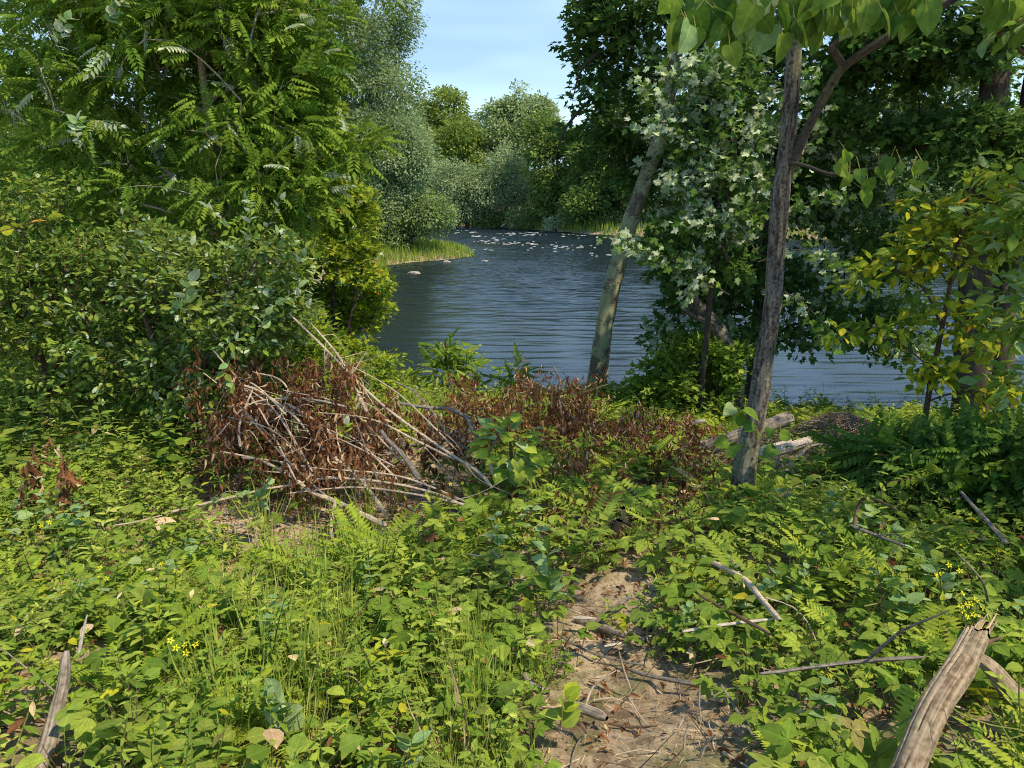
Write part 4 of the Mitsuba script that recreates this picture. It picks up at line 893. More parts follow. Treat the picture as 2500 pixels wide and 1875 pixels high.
PILE = [  # points, thickness from the first to the last point (px of the photograph), twigs, withered sprays, wood, label
    ([(705, 765), (793, 850), (930, 985), (1080, 1095), (1165, 1150), (1203, 1192)], (4, 10), 7, 0, 3, 'longest pale pole slanting down across the brush pile to the green sapling'),
    ([(758, 788), (823, 864), (858, 930), (901, 1015)], (4, 9), 5, 8, 3, 'pale forked pole beside the longest pole, top of the brush pile'),
    ([(519, 1078), (603, 991), (690, 973), (771, 977), (847, 994)], (3, 6), 3, 12, 3, 'thin pale branch arching over the brown leaves'),
    ([(560, 935), (630, 954), (717, 1015), (787, 1094), (853, 1146), (901, 1197), (950, 1268)], (4, 9), 5, 10, 3, 'long straight pale branch crossing the middle of the brush pile'),
    ([(538, 1102), (636, 1124), (717, 1167), (758, 1200), (825, 1227), (945, 1284)], (4, 14), 4, 6, 3, 'thickest pale branch along the lower front of the brush pile'),
    ([(400, 1255), (500, 1230), (636, 1197), (717, 1183), (787, 1169), (880, 1171), (1002, 1186)], (7, 5), 2, 0, 3, 'gently arched pale branch reaching left out of the brush pile'),
    ([(617, 950), (592, 1013), (583, 1050), (587, 1092)], (4, 7), 1, 6, 3, 'short upright pale branch at the left end of the brush pile'),
    ([(930, 1050), (945, 1072), (988, 1116), (1026, 1172)], (9, 15), 1, 0, 10, 'thick bent grey branch right of the brush pile middle'),
    ([(700, 985), (733, 1005), (787, 1040), (818, 1069)], (7, 11), 2, 10, 3, 'stout pale branch half buried in the brown leaves'),
    ([(763, 1006), (907, 1024), (1015, 1075), (1110, 1122)], (3, 6), 3, 0, 3, 'slim pale branch running parallel above the longest pole foot'),
    ([(590, 1118), (663, 1124), (771, 1143), (934, 1156), (1030, 1180), (1170, 1240)], (3, 6), 3, 4, 3, 'long low pale branch, upper one of the fan of thin poles'),
    ([(640, 1150), (790, 1163), (930, 1176), (1060, 1204), (1165, 1250)], (3, 7), 2, 3, 3, 'long low pale branch, middle one of the fan of thin poles'),
    ([(700, 1205), (860, 1190), (1000, 1205), (1150, 1235)], (3, 7), 2, 0, 3, 'long low pale branch, lowest one of the fan of thin poles'),
    ([(820, 1024), (825, 1080), (842, 1134)], (3, 5), 1, 0, 3, 'short straight upright pale stick in front of the brush pile'),
    ([(899, 853), (880, 880), (861, 914)], (2, 4), 2, 0, 3, 'thin pale fork sticking up above the longest pole'),
    ([(975, 985), (1040, 995), (1100, 1000), (1141, 1022), (1154, 1049), (1176, 1070)], (7, 14), 1, 0, 10, 'curved grey branch just behind the green sapling'),
    ([(960, 930), (1010, 955), (1060, 1010), (1100, 1070), (1150, 1100)], (3, 7), 6, 0, 10, 'grey branch with many thin forks behind the sapling'),
    ([(1352, 895), (1368, 930), (1364, 965), (1374, 1036), (1372, 1085), (1366, 1128)], (4, 8), 7, 16, 10, 'upright grey branch hung with withered leaves before the water'),
    ([(1300, 930), (1350, 960), (1392, 1010), (1420, 1060)], (3, 5), 5, 14, 10, 'slanting thin grey branch crossing the upright withered one'),
    ([(1180, 1130), (1235, 1035), (1270, 985), (1318, 930)], (6, 3), 4, 14, 10, 'leaning withered branch at left of the upright one'),
    ([(1432, 1172), (1475, 1090), (1512, 1050), (1515, 1015)], (5, 3), 3, 8, 10, 'bent pale twig branch standing right of the withered leaves'),
    ([(1520, 1060), (1555, 1025), (1560, 1000)], (4, 3), 2, 6, 3, 'short curved twig branch with a brown leaf tip'),
    ([(1500, 1190), (1560, 1165), (1640, 1120), (1690, 1070)], (5, 3), 5, 8, 10, 'thin branch with withered leaves below the bleached logs'),
    ([(1195, 1132), (1211, 1168)], (9, 13), 0, 0, 8, 'short pale sharp stub beside the sapling stem'),
    ([(1278, 1148), (1322, 1168), (1350, 1185)], (6, 8), 0, 0, 3, 'short pale stick lying behind the small yellow flowers'),
    ([(1412, 1117), (1398, 1136), (1371, 1160), (1325, 1198)], (8, 8), 1, 0, 10, 'grey stick with a cut pale end among dark leaves'),
    ([(830, 1240), (838, 1300), (858, 1388)], (11, 17), 1, 0, 9, 'stout knobbly branch standing below the brush pile front'),
    ([(820, 1222), (812, 1260), (809, 1300), (822, 1345)], (9, 8), 1, 0, 3, 'thinner pale branch standing beside the knobbly one'),
]
for k, (pts, th, tw, lv, kind, say) in enumerate(PILE):
    Y = [Yp(p[1]) if p[0] < 1260 else float(np.interp(p[1], [890, 1000, 1130, 1200], [8.6, 8.2, 7.2, 6.2])) for p in pts]
    key, q = stick('dead_branch', say, pts, th, Y=Y, kind=kind, twig=max(tw, 1 if lv else 0), seed=200 + k, group='dead branches of the brush pile')
    if lv: hang(key, q, lv, 20, rgw, size=.064)
for k in range(13):
    px, py = rgw.uniform(620, 1040), rgw.uniform(950, 1180); L = rgw.uniform(160, 420); th = math.radians(rgw.normal(38, 15)); c, d = math.cos(th) * L / 2, math.sin(th) * L / 2
    pts = [(px - c, max(py - d, 830)), (px + rgw.normal(0, 14), py + rgw.normal(-14, 26)), (px + c, min(py + d, 1250))]
    say = ('highest ' if py < 985 else 'upper ' if py < 1040 else 'lower ' if py < 1110 else 'lowest ') + ('steep' if th > .62 else 'flat' if th < .35 else 'slanting') + ' pale bare pole fanned ' + ('left of' if px < 700 else 'amid' if px < 830 else 'right of') + ' the brown leaves'
    stick('pale_pole', say, pts, (rgw.uniform(2, 3.5), rgw.uniform(3.5, 7)), Y=[Yp(p[1]) + rgw.uniform(-.25, .2) for p in pts], kind=3 if rgw.random() < .75 else 10, group='poles, ' + say, seed=600 + k, twig=rgw.integers(0, 4))
# smaller dead branches carrying the mass of withered leaves
for zx0, zx1, zy0, zy1, n, say in ((565, 860, 900, 1150, 38, 'thin branch thick with brown withered leaves in the brush pile'), (1130, 1450, 950, 1120, 40, 'thin branch of brown withered leaves in front of the water'),
                                   (1400, 1720, 1030, 1200, 34, 'thin branch of brown withered leaves left of the bleached logs'), (880, 1130, 960, 1130, 9, 'thin branch with few withered leaves between pile and sapling'),
                                   (1250, 1760, 1180, 1420, 26, 'small dead branch with brown leaves among the creepers')):
    for k in range(n):
        px, py = rgw.uniform(zx0, zx1), rgw.uniform(zy0, zy1)
        Y = Yp(py) + rgw.uniform(.0, .6) if px < 1130 else float(np.interp(py, [890, 1000, 1130, 1250, 1420], [9.0, 8.5, 7.3, 5.6, 4.4]))
        a = P(px, py, Y); g = H(a[0], a[1]); a[2] = max(a[2], g + .08)
        L = rgw.uniform(.3, .75) if py < 1250 else rgw.uniform(.2, .35); th = rgw.uniform(-.5, 3.6); d = np.array([math.cos(th), rgw.normal(0, .4), rgw.uniform(-.4, .5)])
        w = smooth_line([[*(a - d * L * .5), .005], [*(a + rgw.normal(size=3) * .05), .004], [*(a + d * L * .5 + rgw.normal(size=3) * .07), .002]], .06)
        w[:, 2] = np.maximum(w[:, 2], H(w[:, 0], w[:, 1]) + .03)
        at = ('upper' if py < zy0 + (zy1 - zy0) / 3 else 'lower' if py > zy1 - (zy1 - zy0) / 3 else 'middle') + (' left' if px < zx0 + (zx1 - zx0) / 3 else ' right' if px > zx1 - (zx1 - zx0) / 3 else ' centre')
        key = thing('withered_branch', f'{say}, {at}', 'branch', f'withered branches, {say[-30:]}, {at}')
        MB().add(tube(w[:, :3], w[:, 3], 5, 3 if rgw.random() < .6 else 10)).done(part(key, 'wood'), 'bark', True)
        hang(key, w, 7 if py < 1250 else 3, 18, rgw, lo=0, spread=.10, size=.064 if py < 1250 else .055)
for px, py, Y, say in ((60, 1215, 4.6, 'left'), (150, 1235, 4.6, 'right'), (75, 1150, 5.2, 'upper')):
    a = P(px, py, Y); key = thing('withered_sprig', f'drooping brown withered sprig at the left edge, {say} of three', 'branch', 'withered sprigs at the left edge')
    w = smooth_line([[*(a + np.array([.02, .05, .18])), .004], [*a, .003], [*(a - np.array([0, 0, .1])), .002]], .04)
    MB().add(tube(w[:, :3], w[:, 3], 5, 6)).done(part(key, 'wood'), 'bark', True); hang(key, w, 5, 12, rgw, lo=0, spread=.03)

S3 = 'stick'
GROUND = [  # lying sticks and logs
    ('root_branch', 'bent brown branch leading left from the torn root stub', [(1320, 1268), (1406, 1262), (1431, 1278), (1500, 1272)], (8, 8), .13, 6, 0),
    ('root_branch', 'bent brown branch leading right from the torn root stub', [(1525, 1268), (1566, 1262), (1615, 1277), (1690, 1262)], (8, 5), .13, 6, 2),
    ('dead_stick', 'dark curved stick under the root branches', [(1385, 1330), (1430, 1318), (1470, 1298), (1520, 1290)], (8, 6), .06, 10, 0),
    ('fallen_log', 'short grey log lying under the torn root branches', [(1335, 1290), (1375, 1306), (1385, 1312)], (20, 22), .06, 9, 0),
    ('fallen_log', 'grey brown log across the top of the bare path', [(1405, 1508), (1490, 1538), (1575, 1568)], (19, 15), .04, 9, 0),
    ('dead_stick', 'grey split stick slanting above the path log', [(1541, 1454), (1500, 1485), (1455, 1519)], (9, 14), .07, 10, 0),
    ('dead_stick', 'short whitish stick resting on the path log', [(1398, 1508), (1454, 1510)], (7, 8), .10, 5, 0),
    ('dead_stick', 'white stick pointing at the path log from the creepers', [(1475, 1578), (1530, 1568), (1590, 1552)], (7, 6), .07, 5, 0),
    ('dead_stick', 'white stick lying among creepers right of the path', [(1665, 1542), (1771, 1525), (1889, 1511)], (8, 8), .2, 5, 0),
    ('dead_stick', 'long thin grey stick across the bare path, upper', [(1365, 1552), (1436, 1590), (1517, 1614), (1571, 1624)], (6, 6), .04, 10, 1),
    ('dead_stick', 'long thin grey stick across the bare path, lower', [(1530, 1632), (1585, 1650), (1707, 1672)], (6, 11), .05, 10, 0),
    ('dead_stick', 'short straight stick standing askew on the bare path', [(1511, 1590), (1524, 1640), (1544, 1692)], (5, 5), (.22, .02), 3, 0),
    ('dead_stick', 'pale curved stick bowing over the left of the path', [(1427, 1733), (1440, 1690), (1463, 1663), (1506, 1636)], (7, 4), (.02, .16), 3, 0),
    ('fallen_log', 'grey log end lying at the left edge of bare path', [(1390, 1722), (1440, 1738), (1482, 1754)], (24, 21), .05, 9, 0),
    ('dead_stick', 'brown stick leaning on the left grey log', [(1384, 1712), (1405, 1745), (1432, 1790)], (12, 11), (.12, .04), 6, 0),
    ('fallen_log', 'round branch piece vanishing into leaves left of the path', [(1255, 1590), (1290, 1665), (1335, 1692)], (17, 20), .06, 9, 0),
    ('dead_stick', 'thin brown stick lying across the sandy middle of the path', [(1484, 1766), (1540, 1775), (1604, 1772)], (7, 6), .02, 6, 0),
    ('dead_stick', 'thin pale stick upright at right edge of the path', [(1709, 1671), (1706, 1720), (1713, 1765)], (5, 5), (.18, .03), 3, 0),
    ('dead_stick', 'pale bent stick at lower right of the path', [(1682, 1774), (1672, 1800), (1670, 1830)], (8, 7), (.10, .02), 3, 0),
    ('dead_stick', 'pale forked stick at the bottom right of the path', [(1745, 1796), (1722, 1815), (1712, 1850)], (7, 8), (.12, .02), 3, 1),
    ('dead_stick', 'grey stick slanting right of the path under vines', [(1760, 1670), (1790, 1720), (1856, 1823)], (6, 8), (.16, .04), 10, 0),
    ('dead_stick', 'thick grey stick slanting down through the creepers', [(1714, 1359), (1812, 1412), (1860, 1464), (1905, 1515)], (11, 14), .22, 3, 1),
    ('dead_stick', 'brown slanting stick left of the thick grey one', [(1690, 1440), (1726, 1464), (1795, 1501), (1889, 1552)], (5, 9), .22, 6, 0),
    ('dead_stick', 'long thin grey rod lying above the leaning stump', [(1855, 1645), (1900, 1640), (2036, 1622), (2144, 1611), (2260, 1604)], (7, 9), .33, 10, 0),
    ('dead_stick', 'grey rod rising at an angle from the long rod', [(2118, 1612), (2166, 1568), (2212, 1535), (2318, 1491)], (9, 5), (.33, .6), 10, 1),
    ('dead_stick', 'dark bare stick in the shade under the right hand shrubs', [(2345, 1200), (2400, 1262), (2462, 1330)], (7, 10), .4, 10, 1),
    ('dead_stick', 'dark bowed stick standing behind the yellow flowers', [(2332, 1346), (2393, 1412), (2410, 1460), (2416, 1500)], (4, 6), (.45, .1), 10, 0),
    ('dead_stick', 'dark stick lying in shade left of the shaded shrub', [(2075, 1282), (2110, 1296), (2180, 1322), (2240, 1345)], (9, 6), .25, 10, 2),
    ('dead_stick', 'dark stick bent up over the shaded leaves', [(2085, 1285), (2100, 1225), (2130, 1218), (2190, 1245)], (8, 5), (.25, .5), 6, 1),
    ('dead_stick', 'long pale bent stick pointing right from the forked trunk', [(1905, 1167), (1950, 1115), (1984, 1088), (2060, 1086), (2205, 1084)], (9, 5), (.1, .35), 3, 1),
    ('dead_stick', 'straight pale stick below the long bent one', [(2020, 1088), (2048, 1102), (2078, 1117)], (6, 6), .15, 3, 0),
    ('dead_stick', 'short thick upright stub right of the forked trunk', [(1885, 1175), (1893, 1148), (1902, 1115)], (14, 12), (.02, .25), 9, 0),
    ('dead_stick', 'thin pale stick lying on grass in left foreground shade', [(395, 1258), (330, 1275), (270, 1284)], (4, 4), .3, 3, 0),
    ('dead_stick', 'slim brown stick sloping between milkweed and grass', [(1140, 1353), (1205, 1362), (1240, 1348)], (5, 4), .2, 3, 0),
    ('dead_stick', 'thin pale stick standing askew in leaves below the sapling', [(1200, 1340), (1230, 1385), (1262, 1445)], (5, 6), (.3, .1), 3, 0),
    ('dead_stick', 'thin stick lying flat left of the path logs', [(935, 1555), (990, 1552), (1040, 1545), (1120, 1540)], (5, 7), .12, 3, 0),
]
for k, (name, say, pts, th, lf, kind, tw) in enumerate(GROUND):
    stick(name, say, pts, th, lift=lf, kind=kind, twig=tw, category='log' if 'log' in name else 'stick', seed=300 + k, sides=9 if max(th) > 12 else 6, rough=.35 if max(th) > 12 else .25)
# torn root stub: a splintered upright piece, shredded bark and a dark hanging root
key = thing('root_stub', 'torn brown root stub with a pale splinter and shredded bark', 'root')
q = wood_line([(1522, 1240), (1526, 1280)], (11, 11), lift=(.28, .14)); MB().add(tube(q[:, :3], q[:, 3], 6, 8, .3, 3)).done(part(key, 'splinter'), 'bark', 30)
q = wood_line([(1512, 1270), (1500, 1310), (1490, 1345)], (17, 26), lift=(.2, .0)); MB().add(tube(q[:, :3], q[:, 3], 10, 6, .6, 5)).done(part(key, 'trunk'), 'bark', 40)
c = G(1500, 1278, .16); m = MB()
for _ in range(90):
    d = unit(rgw.normal(size=3)) * np.array([1.5, 1, .8]); w = smooth_line([c + rgw.normal(size=3) * .02, c + d * .05, c + d * rgw.uniform(.06, .13) - np.array([0, 0, .03])], .03)
    m.add(tube(w, np.linspace(.003, .001, len(w)), 3, 6 if rgw.random() < .6 else 8, cap=False))
m.done(part(key, 'shredded_bark'), 'bark', True)

# bottom left: pale broken branch
key, q = stick('broken_branch', 'pale grey broken branch rising from the bottom left corner', [(70, 1905), (106, 1851), (134, 1749), (155, 1668), (163, 1588)], (34, 31, 28, 25, 20), lift=(.0, .05, .12, .2, .3), kind=9, sides=20, rough=.42, seed=7, twig=3)
stick('dead_stick', 'thin whitish stick standing above the pale broken branch', [(192, 1600), (202, 1545), (213, 1500)], (9, 6), lift=(.22, .36), kind=5, seed=8, category='stick')
stick('dead_stick', 'weathered stick at the very bottom left by the broken branch', [(150, 1870), (200, 1855), (235, 1850)], (12, 10), lift=.06, kind=10, seed=9, category='stick')

# bottom right: the splintered leaning stump
def stump():
    key = thing('leaning_stump', 'thick weathered stump leaning right with a splintered top', 'stump')
    pts = [(2195, 1930), (2228, 1850), (2257, 1778), (2286, 1720), (2316, 1672), (2342, 1632), (2360, 1596), (2380, 1556)]
    th = [60, 59, 59, 58, 57, 55, 52, 47]
    Ys = np.linspace(1.95, 2.30, len(pts)); w = []
    for (px, py), t, Y in zip(pts, th, Ys):
        q = P(px, py, Y); w.append([*q, t / 2 * np.linalg.norm(q - EYE) / FPX])
    q = smooth_line(w, .012)
    v, f, u = tube(q[:, :3], q[:, 3], 88, 4, .13, 4, cap=False, freq=3.0)
    n = len(q); ring = 89
    ang = np.tile(np.arange(ring) * 2 * np.pi / 88, n); along = np.repeat(np.arange(n) * .012, ring)
    N_ = lambda a, b, sd: meshkit.noise(np.stack([np.cos(ang) * a + .5 * np.sin(along * 9), np.sin(ang) * a, along * b], -1), sd)
    cen = np.repeat(q[:, :3], ring, 0); r = v - cen
    crack = np.exp(-((((ang - 3.9 - .5 * along) % 6.283)) / .07)**2) + np.exp(-(((ang - 4.7 + .35 * along) % 6.283) / .05)**2) + .7 * np.exp(-(((ang - 5.4 - .2 * along) % 6.283) / .05)**2)
    v = cen + r * (1 + .10 * (N_(6, 1.6, 33)**2 - .3) + .06 * (N_(17, 3.0, 34) - .5) + .10 * (N_(2.2, 7, 36) - .5) - .20 * crack)[:, None]
    axis = unit(q[-1, :3] - q[-12, :3]); last = np.arange((n - 1) * ring, n * ring)
    for back, pull in ((0, 1.0), (1, .7), (2, .4), (3, .15)):
        row = last - back * ring; jag = meshkit.noise(np.stack([np.cos(ang[row]) * 4.5, np.sin(ang[row]) * 4.5, ang[row] * 0], -1), 35) ** 2.2
        v[row] += axis * (.085 * pull * jag)[:, None]
    c_ = len(v); v = np.vstack([v, q[-1, :3] - axis * .03]); u = np.vstack([u, [[8.5, 0]]]); j = np.arange(88); f = np.vstack([f, np.stack([np.full(88, c_), last[0] + j, last[0] + j + 1], -1)])
    MB().add((v, f, u)).done(part(key, 'wood'), 'bark', True)
    end, axis = q[-1, :3], unit(q[-1, :3] - q[-12, :3])
    for k, (ox, oy, L, r0) in enumerate([(-.30, .2, .085, .012), (-.55, -.1, .07, .007), (.1, .3, .105, .013), (.55, 0, .12, .011), (.72, -.2, .10, .008), (.38, -.3, .06, .010), (.85, .1, .09, .006), (-.75, .1, .05, .006), (-.15, -.3, .05, .008), (.3, .5, .075, .006), (-.45, .3, .055, .005), (.65, .35, .06, .006), (-.9, -.1, .035, .005)]):
        a = end - axis * .035 + np.array([ox * q[-1, 3] * .9, oy * q[-1, 3], -ox * q[-1, 3] * .35])
        t = a + axis * L * 1.25 + np.array([.008 * ox + .012, 0, .012])
        line = smooth_line([a, (a + t) / 2 + rgw.normal(size=3) * .003, t], .02)
        MB().add(tube(line, np.linspace(r0, .0012, len(line)), 5, 8 if k % 2 else 4, .4, k)).done(part(key, 'splinter'), 'bark', 25)
stump()
key, q = stick('broken_root', 'furrowed grey broken root drooping right behind the leaning stump', [(2385, 1603), (2405, 1618), (2432, 1645), (2465, 1685), (2520, 1730)], (20, 26, 32, 36, 40), Y=(2.42, 2.4, 2.36), kind=4, sides=24, rough=.75, seed=12)
stick('dead_stick', 'dark pointed stick sticking out behind the stump top', [(2370, 1610), (2410, 1570), (2450, 1555)], (14, 4), Y=(2.5, 2.6), kind=6, seed=13, category='stick')

# logs by the forked trunk
def log(label, pts, th, Y, kind, seed, rough=.22):
    key = thing('bleached_log', label, 'log')
    w = []
    for (px, py), t, y in zip(pts, th, Y):
        q = P(px, py, y); w.append([*q, t / 2 * np.linalg.norm(q - EYE) / FPX])
    q = smooth_line(w, .04)
    MB().add(tube(q[:, :3], q[:, 3], 24, kind, rough, seed, cap=False)).done(part(key, 'wood'), 'bark', True)
    for e, i in ((0, 0), (1, -1)):
        t = unit(q[1 if e == 0 else -1, :3] - q[0 if e == 0 else -2, :3]); sgn = -1 if e == 0 else 1
        c = q[i, :3]; line = np.array([c - sgn * t * .01, c + sgn * t * .004, c + sgn * t * .012]); MB().add(tube(line, [q[i, 3] * .97, q[i, 3] * .95, q[i, 3] * .7], 18, 8 if e else 4, .1, seed)).done(part(key, 'cut_end'), 'bark', 30)
log('round pale barked log passing behind the forked trunk', [(1697, 1096), (1780, 1072), (1850, 1046), (1925, 1022)], [30, 30, 30, 32], [8.1, 8.3, 8.5, 8.8], 9, 21)
log('split whitish log lying below and right of the round log', [(1845, 1118), (1905, 1100), (1976, 1076)], [26, 24, 20], [7.6, 7.8, 8.0], 5, 22, .5)
log('slim flat bleached log between the round log and split log', [(1780, 1100), (1850, 1098), (1930, 1078)], [12, 13, 10], [8.0, 8.0, 8.1], 5, 23, .5)
log('far pale log end lying left behind the round log', [(1590, 1050), (1640, 1036), (1720, 1028)], [9, 10, 9], [9.0, 9.0, 9.2], 5, 24, .4)
# heap of flood straw and driftwood
m = MB(); c0 = G(2055, 1092)
for _ in range(2600):
    a = rgw.normal(size=2) * np.array([.42, .34]); h = .34 * math.exp(-(a[0] / .5)**2 - (a[1] / .42)**2)
    x, y = c0[0] + a[0], c0[1] + .15 + a[1]; L = rgw.uniform(.08, .30); t = rgw.normal(.5, .9)
    d = np.array([math.cos(t), math.sin(t), rgw.normal(0, .22)]) * L / 2; z = H(x, y) + h * rgw.uniform(.75, 1.05) + .02
    w = np.array([[x, y, z] - d, [x + rgw.normal(0, .01), y, z + .012], [x, y, z] + d]); m.add(tube(w, np.array([1, .9, .5]) * rgw.uniform(.0015, .004), 3, rgw.choice([3, 4, 6, 10, 10]), cap=False))
m.done('driftwood_heap', 'bark', True); labels['driftwood_heap'] = dict(label='heap of dry straw and drift twigs at the shaded water edge', kind='stuff')

# broken snag at the water's edge
def snag():
    key = thing('broken_snag', 'curved dead snag with a sawn pale top leaning out left', 'snag')
    w = []
    for px, py, r in [(1790, 1000, 24), (1792, 930, 21), (1778, 860, 19), (1745, 795, 17), (1705, 752, 16), (1668, 708, 15)]:
        q = P(px, py, 11.2); w.append([*q, r * np.linalg.norm(q - EYE) / FPX])
    q = smooth_line(w, .08)
    MB().add(tube(q[:, :3], q[:, 3], 20, 0, .25, 31, cap=False)).done(part(key, 'trunk'), 'bark', True)
    t = unit(q[-1, :3] - q[-2, :3]); MB().add(tube(np.array([q[-1, :3] - t * .01, q[-1, :3] + t * .01]), q[-1, 3] * .98, 18, 8)).done(part(key, 'sawn_top'), 'bark', 30)
    b = smooth_line([P(1740, 790, 11.15), P(1690, 770, 11.1), P(1660, 745, 11.1), P(1664, 715, 11.1)], .1)
    MB().add(tube(b, np.linspace(.05, .02, len(b)), 8, 0, .2, 3)).done(part(key, 'limb'), 'bark', True)
snag()

# ------------------------------------------------------------------ forked basswood with its big hanging leaves
def toothed_heart():
    out = [(0, 0), (-.06, .12), (-.08, .25), (-.02, .36), (.10, .44), (.22, .47), (.26, .455), (.36, .46), (.40, .43), (.50, .41), (.54, .375), (.64, .34), (.68, .30), (.77, .24), (.81, .19), (.89, .11), (1.0, 0)]
    v, f, st = lobed(out, curl=.35, lift=.16)
    c = np.array([.3, 0]); return v, f, np.column_stack([np.clip(v[:, 0], 0, 1), .5 + v[:, 1] * .95])
HEART = toothed_heart()
def basswood():
    rg = np.random.default_rng(15)
    key = thing('forked_tree', 'grey barked forked tree with big hanging leaves, standing before the logs', 'tree')
    w = []
    for px, py, r in [(1800, 1262, 42), (1808, 1215, 31), (1826, 1100, 25), (1848, 1000, 23), (1868, 860, 21), (1886, 740, 20), (1896, 600, 19.5), (1906, 470, 20), (1914, 410, 17.5), (1926, 300, 17), (1940, 110, 16), (1952, -150, 15), (1960, -500, 12)]:
        q = P(px, py, 5.5); w.append([*q, r * np.linalg.norm(q - EYE) / FPX])
    q = smooth_line(w, .025)
    v, f, u = tube(q[:, :3], q[:, 3], 48, 0, .10, 41, freq=9)
    n = len(q); ang = np.tile(np.arange(49) * 2 * np.pi / 48, n); L = np.repeat(np.arange(n) * .025, 49)
    g = meshkit.noise(np.stack([np.cos(ang) * 5.5, np.sin(ang) * 5.5, L * 5], -1), 42); cen = np.repeat(q[:, :3], 49, 0)
    v[:n * 49] = cen + (v[:n * 49] - cen) * (1 + .11 * (np.abs(g - .5) * 2 - .4))[:, None]
    MB().add((v, f, u)).done(part(key, 'trunk'), 'bark', True)
    def limb(pts, name='limb', Y=5.5):
        w = []
        for k, (px, py, r) in enumerate(pts):
            q = P(px, py, Y if np.isscalar(Y) else Y[k]); w.append([*q, r * np.linalg.norm(q - EYE) / FPX])
        q = smooth_line(w, .04); MB().add(tube(q[:, :3], q[:, 3], 16, 2, .12, 3, freq=12)).done(part(key, name), 'bark', True); return q
    main = limb([(1904, 485, 15), (1925, 425, 11), (1955, 350, 10), (1990, 280, 9.5), (2030, 205, 9.5), (2065, 160, 9), (2160, 95, 8.5), (2260, 40, 8), (2340, -10, 7), (2430, -90, 6)], Y=(5.5, 5.5, 5.45, 5.4, 5.3, 5.2, 5.1, 5.0, 4.9, 4.8))
    limb([(2062, 165, 9), (2035, 125, 8), (2025, 112, 5)], Y=5.2)
    limb([(1905, 395, 6), (1960, 402, 4), (2030, 425, 3), (2090, 418, 3), (2200, 400, 2), (2290, 420, 1.5)], Y=(5.5, 5.4, 5.3, 5.2, 5.1, 5.0))
    limb([(2025, 120, 6), (2060, 90, 5), (2110, 60, 4), (2200, -20, 3)], Y=5.2)
    tops = [limb([(1945, -60, 10), (1860, -40, 7), (1760, -30, 5), (1650, -20, 3)], Y=(5.5, 5.1, 4.8, 4.6)), limb([(1945, -90, 10), (2040, -50, 7), (2150, -40, 5), (2260, -30, 3)], Y=(5.5, 5.1, 4.8, 4.6))]
    def env(px): return rg.uniform(.55, 1.1) * np.interp(px, [1640, 1680, 1760, 1850, 1900, 1960, 2010, 2060, 2150, 2250, 2300], [60, 75, 110, 110, 105, 85, 80, 40, 35, 50, 10])
    spots = []
    while len(spots) < 160:
        px, py = rg.uniform(1640, 2300), rg.uniform(-60, 118)
        if py < env(px): spots.append((px, py, rg.uniform(4.35, 5.0), 1.0))
    spots += [(px + rg.normal(0, 6), py + rg.normal(0, 6), rg.uniform(4.8, 5.2), .70) for px, py in [(2050, 400), (2080, 430), (2100, 405), (2120, 440), (2140, 410), (2165, 430), (2170, 395), (2200, 400), (2230, 405), (2250, 390), (2105, 465), (2070, 385), (2280, 412)]]
    spots += [(px, py, 4.7, 1.0) for px, py in [(2425, -10), (2450, 5), (2470, -15), (2495, 0), (2440, -40)]]
    spots += [(px, py, 5.3, .75) for px, py in [(1790, 992), (1818, 1000), (1850, 1052), (1880, 1046), (1905, 1060), (1800, 1085), (1775, 1075), (1895, 1095), (1915, 1120), (1790, 1018), (1838, 1035)]]
    for px, py, Y, k in spots:
        a = P(px, py, Y); s = rg.uniform(.105, .168) * k; t = rg.uniform(0, 6.283)
        X = np.array([math.cos(t) * .45, math.sin(t) * .35, -1 + .35 * rg.normal()]) if py < 900 else np.array([math.cos(t), math.sin(t) * .5, -.3])
        Z = unit(np.array([.25 + .5 * rg.normal(), -.8 + .5 * rg.normal(), .5]))
        row = rg.choice([10, 19, 0, 18], p=[.46, .22, .22, .10]); lk = part(key, 'leaf')
        lm = MB().add(leaves(HEART, a[None], X[None], Z[None], np.array([s]), row, np.array([rg.uniform(1, 15)])))
        st_ = a + np.array([.03 * rg.normal(), .03, .07]); lm.add(leaves((np.array([[0, -.03, 0], [0, .03, 0], [1, .02, 0], [1, -.02, 0.]]), np.array([[0, 1, 2], [0, 2, 3]]), np.full((4, 2), .5)), a[None], (st_ - a)[None], np.array([[0, -1, .3]]), np.array([.085]), 16, np.array([9.]))).done(lk, 'leaf')
basswood()

